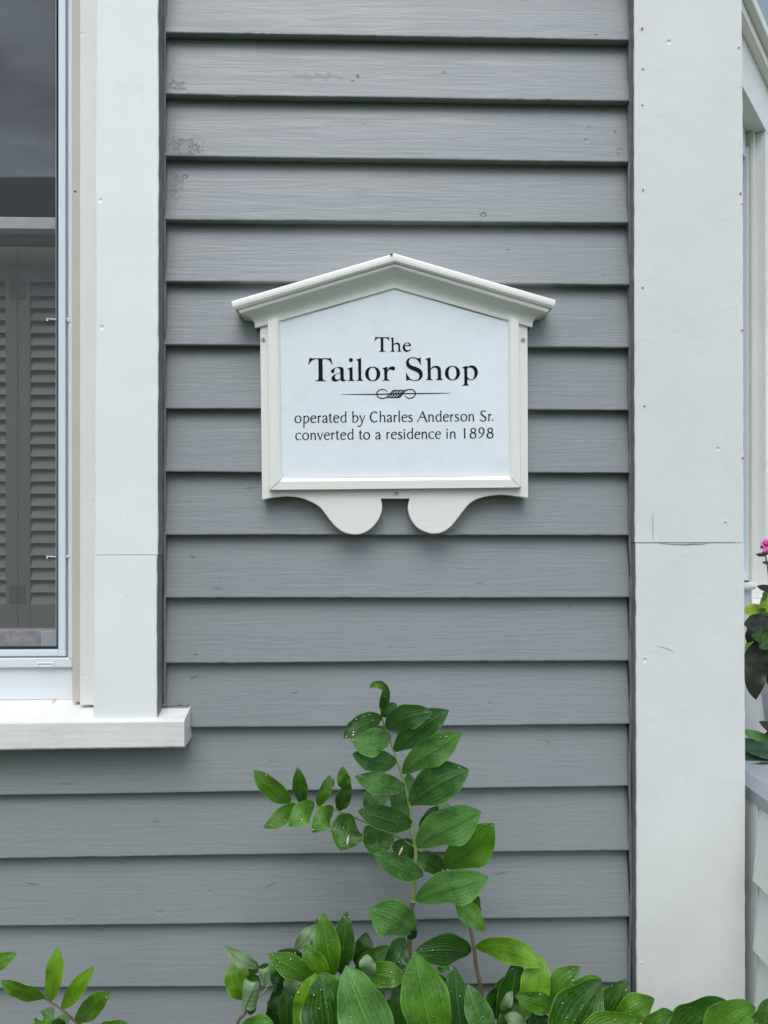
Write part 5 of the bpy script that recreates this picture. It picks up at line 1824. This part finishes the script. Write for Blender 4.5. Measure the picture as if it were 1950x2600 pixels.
fp = empty('flower_planter', 'hanging mix of dark purple and lime leaves with pink blossoms beside the corner board', 'planter')
YP = 0.22
def fl_leaf(b_, t_, w, mat, Y=YP, **k):
    return leaf(fp, zp(*b_), zp(*t_), w / 2.765, Y, Y - 0.02, mat=mat, drops=0, bulge=0.01, **k)


fl_leaf((420, 700), (230, 690), 90, 'leaf_lime')
fl_leaf((440, 560), (345, 670), 70, 'leaf_lime', bend=10)
fl_leaf((420, 600), (375, 570), 60, 'leaf')
fl_leaf((480, 660), (350, 720), 90, 'leaf')
fl_leaf((300, 900), (262, 1010), 60, 'leaf_lime')
fl_leaf((440, 760), (240, 790), 110, 'leaf_purple', Y=0.18)
fl_leaf((500, 620), (400, 700), 90, 'leaf_lime', Y=0.19)
fl_leaf((440, 900), (300, 860), 80, 'leaf', Y=0.165)
fl_leaf((330, 780), (270, 920), 90, 'leaf_purple', Y=0.2)
fl_leaf((400, 870), (330, 1318), 170, 'leaf_purple', Y=0.17, wave=0.3, bend=-30)
fl_leaf((500, 900), (420, 1220), 170, 'leaf_purple', Y=0.19)
fl_leaf((470, 860), (350, 960), 90, 'leaf', Y=0.16)
fl_leaf((480, 560), (335, 520), 50, 'leaf_purple', Y=0.2)
fl_leaf((520, 760), (380, 850), 130, 'leaf_dark', Y=0.24)
for k in range(16):
    a = rn.uniform(0, 6.28)
    q = rn.uniform(20, 90)
    fl_leaf((470, 800), (470 + math.cos(a) * q * 1.4 - 20, 800 + math.sin(a) * q * 2), 70, rn.choice(('leaf_purple', 'leaf_dark', 'leaf')), Y=0.26)
stem(fp, [(*zp(380, 270), 0.2), (*zp(400, 320), 0.2), (*zp(430, 500), 0.21), (*zp(470, 700), 0.25)], (0.0012, 0.002), M['stem'])
for (bx, by, rr) in ((368, 300, 0.0075), (400, 290, 0.0065), (405, 355, 0.006)):
    p = W(*zp(bx, by), 0.2)
    mb = MB()
    mb.tube([p + Vector((-rr * 1.4, 0, 0.001)), p + Vector((-rr * 0.6, 0, 0)), p + Vector((rr * 0.5, 0, 0)), p + Vector((rr * 1.3, 0, -0.001))], [0.0006, rr * 0.5, rr * 0.48, 0.001], 8)
    mb.build('bud', M['bud'], fp, smooth=True)
for k in range(7):
    a = k * 0.9
    c0 = zp(420 + 10 * math.cos(a), 235 + 6 * math.sin(a))
    t0 = zp(420 + 62 * math.cos(a), 235 + 50 * math.sin(a))
    leaf(fp, c0, t0, 17, 0.19, 0.18, mat='leaf', drops=0, name='petal').data.materials[0] = M['pink']
pot = MB()


def lathe(mb, cx, cy, prof_, n=28):
    b0 = len(mb.v)
    for r, z in prof_:
        for k in range(n):
            a = 2 * math.pi * k / n
            mb.v.append(Vector((cx + r * math.cos(a), cy + r * math.sin(a), z)))
    for i in range(len(prof_) - 1):
        for k in range(n):
            mb.f.append((b0 + i * n + k, b0 + i * n + (k + 1) % n, b0 + (i + 1) * n + (k + 1) % n, b0 + (i + 1) * n + k))
            mb.m.append(0)


# planter box that carries the flowers
pc = W(1990, 1700, 0.30)
lathe(pot, pc.x + 0.05, 0.42, [(0.05, pc.z - 0.13), (0.085, pc.z - 0.12), (0.10, pc.z - 0.02), (0.105, pc.z + 0.01), (0.09, pc.z + 0.01), (0.085, pc.z - 0.01), (0.0, pc.z - 0.01)])
pot.build('pot', M['urn'], fp, smooth=True)
# tall white urn
ur = empty('white_urn', 'pale grey-white bulging urn standing behind the knee wall cap', 'urn')
mb = MB()
e = W(1934, 1815, 0.42)
t = W(1915, 1610, 0.42)
cxu = W(1830, 1800, 0.42).x
r_e = e.x - cxu
zb_ = wz(1850, 0.42)
zt_ = wz(1500, 0.42)
h_ = zt_ - zb_
lathe(mb, cxu, 0.42, [(0.0, zb_ - 0.25), (r_e * 0.85, zb_ - 0.25), (r_e * 0.97, zb_), (r_e, zb_ + h_ * 0.08), (r_e * 0.97, zb_ + h_ * 0.2), (r_e * 0.85, zb_ + h_ * 0.5), (r_e * 0.72, zb_ + h_ * 0.8), (r_e * 0.66, zb_ + h_), (r_e * 0.7, zb_ + h_ * 1.03), (r_e * 0.6, zb_ + h_ * 1.03), (0, zb_ + h_ * 0.98)])
mb.build('urn_body', M['urn'], ur, smooth=True)
mb = MB()
lathe(mb, cxu, 0.42, [(r_e * 0.64, zb_ + h_ * 1.0), (r_e * 0.76, zb_ + h_ * 1.02), (r_e * 0.76, zb_ + h_ * 1.06), (r_e * 0.64, zb_ + h_ * 1.07)])
mb.build('rim', M['urn'], ur, smooth=True)
mb = MB()
mb.box(cxu - 0.14, cxu + 0.14, 0.28, 0.56, 0.62, zb_ - 0.2505)
o = mb.build('plant_stand', M['urn'])
o['label'] = 'plain pale stand under the white urn behind the knee wall'
o['category'] = 'stand'
# hosta leaves behind the cap
ho = empty('hosta_plant', 'dark green broad ribbed leaves just above the grey porch cap', 'plant')
for (b_, t_, w, Y, mt) in (((470, 1760), (200, 1590), 120, 0.10, 'hosta'), ((520, 1700), (180, 1720), 110, 0.09, 'hosta'), ((480, 1850), (210, 1800), 110, 0.08, 'hosta'),
                           ((240, 1900), (440, 1770), 120, 0.07, 'hosta'), ((560, 1800), (190, 1850), 120, 0.065, 'hosta'), ((560, 1690), (200, 1640), 100, 0.085, 'hosta'), ((500, 1640), (220, 1530), 70, 0.12, 'leaf_grey'), ((560, 1580), (350, 1470), 80, 0.11, 'leaf_purple'),
                           ((440, 1900), (200, 1860), 80, 0.06, 'hosta'), ((520, 1560), (390, 1560), 60, 0.13, 'leaf_purple')):
    leaf(ho, zp(*b_), zp(*t_), w / 2.765, Y, Y, mat=mt, drops=0, bulge=0.01)
for k in range(10):
    a = -20 + k * 22
    leaf(ho, zp(430, 1900), zp(430 + 260 * math.cos(R(a)), 1740 - 60 * math.sin(R(a)) - 10 * (k % 3)), 38, 0.16, 0.15, mat='hosta', drops=0, bulge=0.01)
stem(ho, [(*zp(430, 1900), 0.16), (*zp(430, 2600), 0.16), (*zp(430, 3400), 0.16)], (0.004, 0.006), M['stem'])

# water drops on the leaves, one mass per plant
for key, (par, mb) in DROPS.items():
    if mb.v:
        o = mb.build('water_droplets', M['drop'], par, smooth=True)
        o['kind'] = 'stuff'
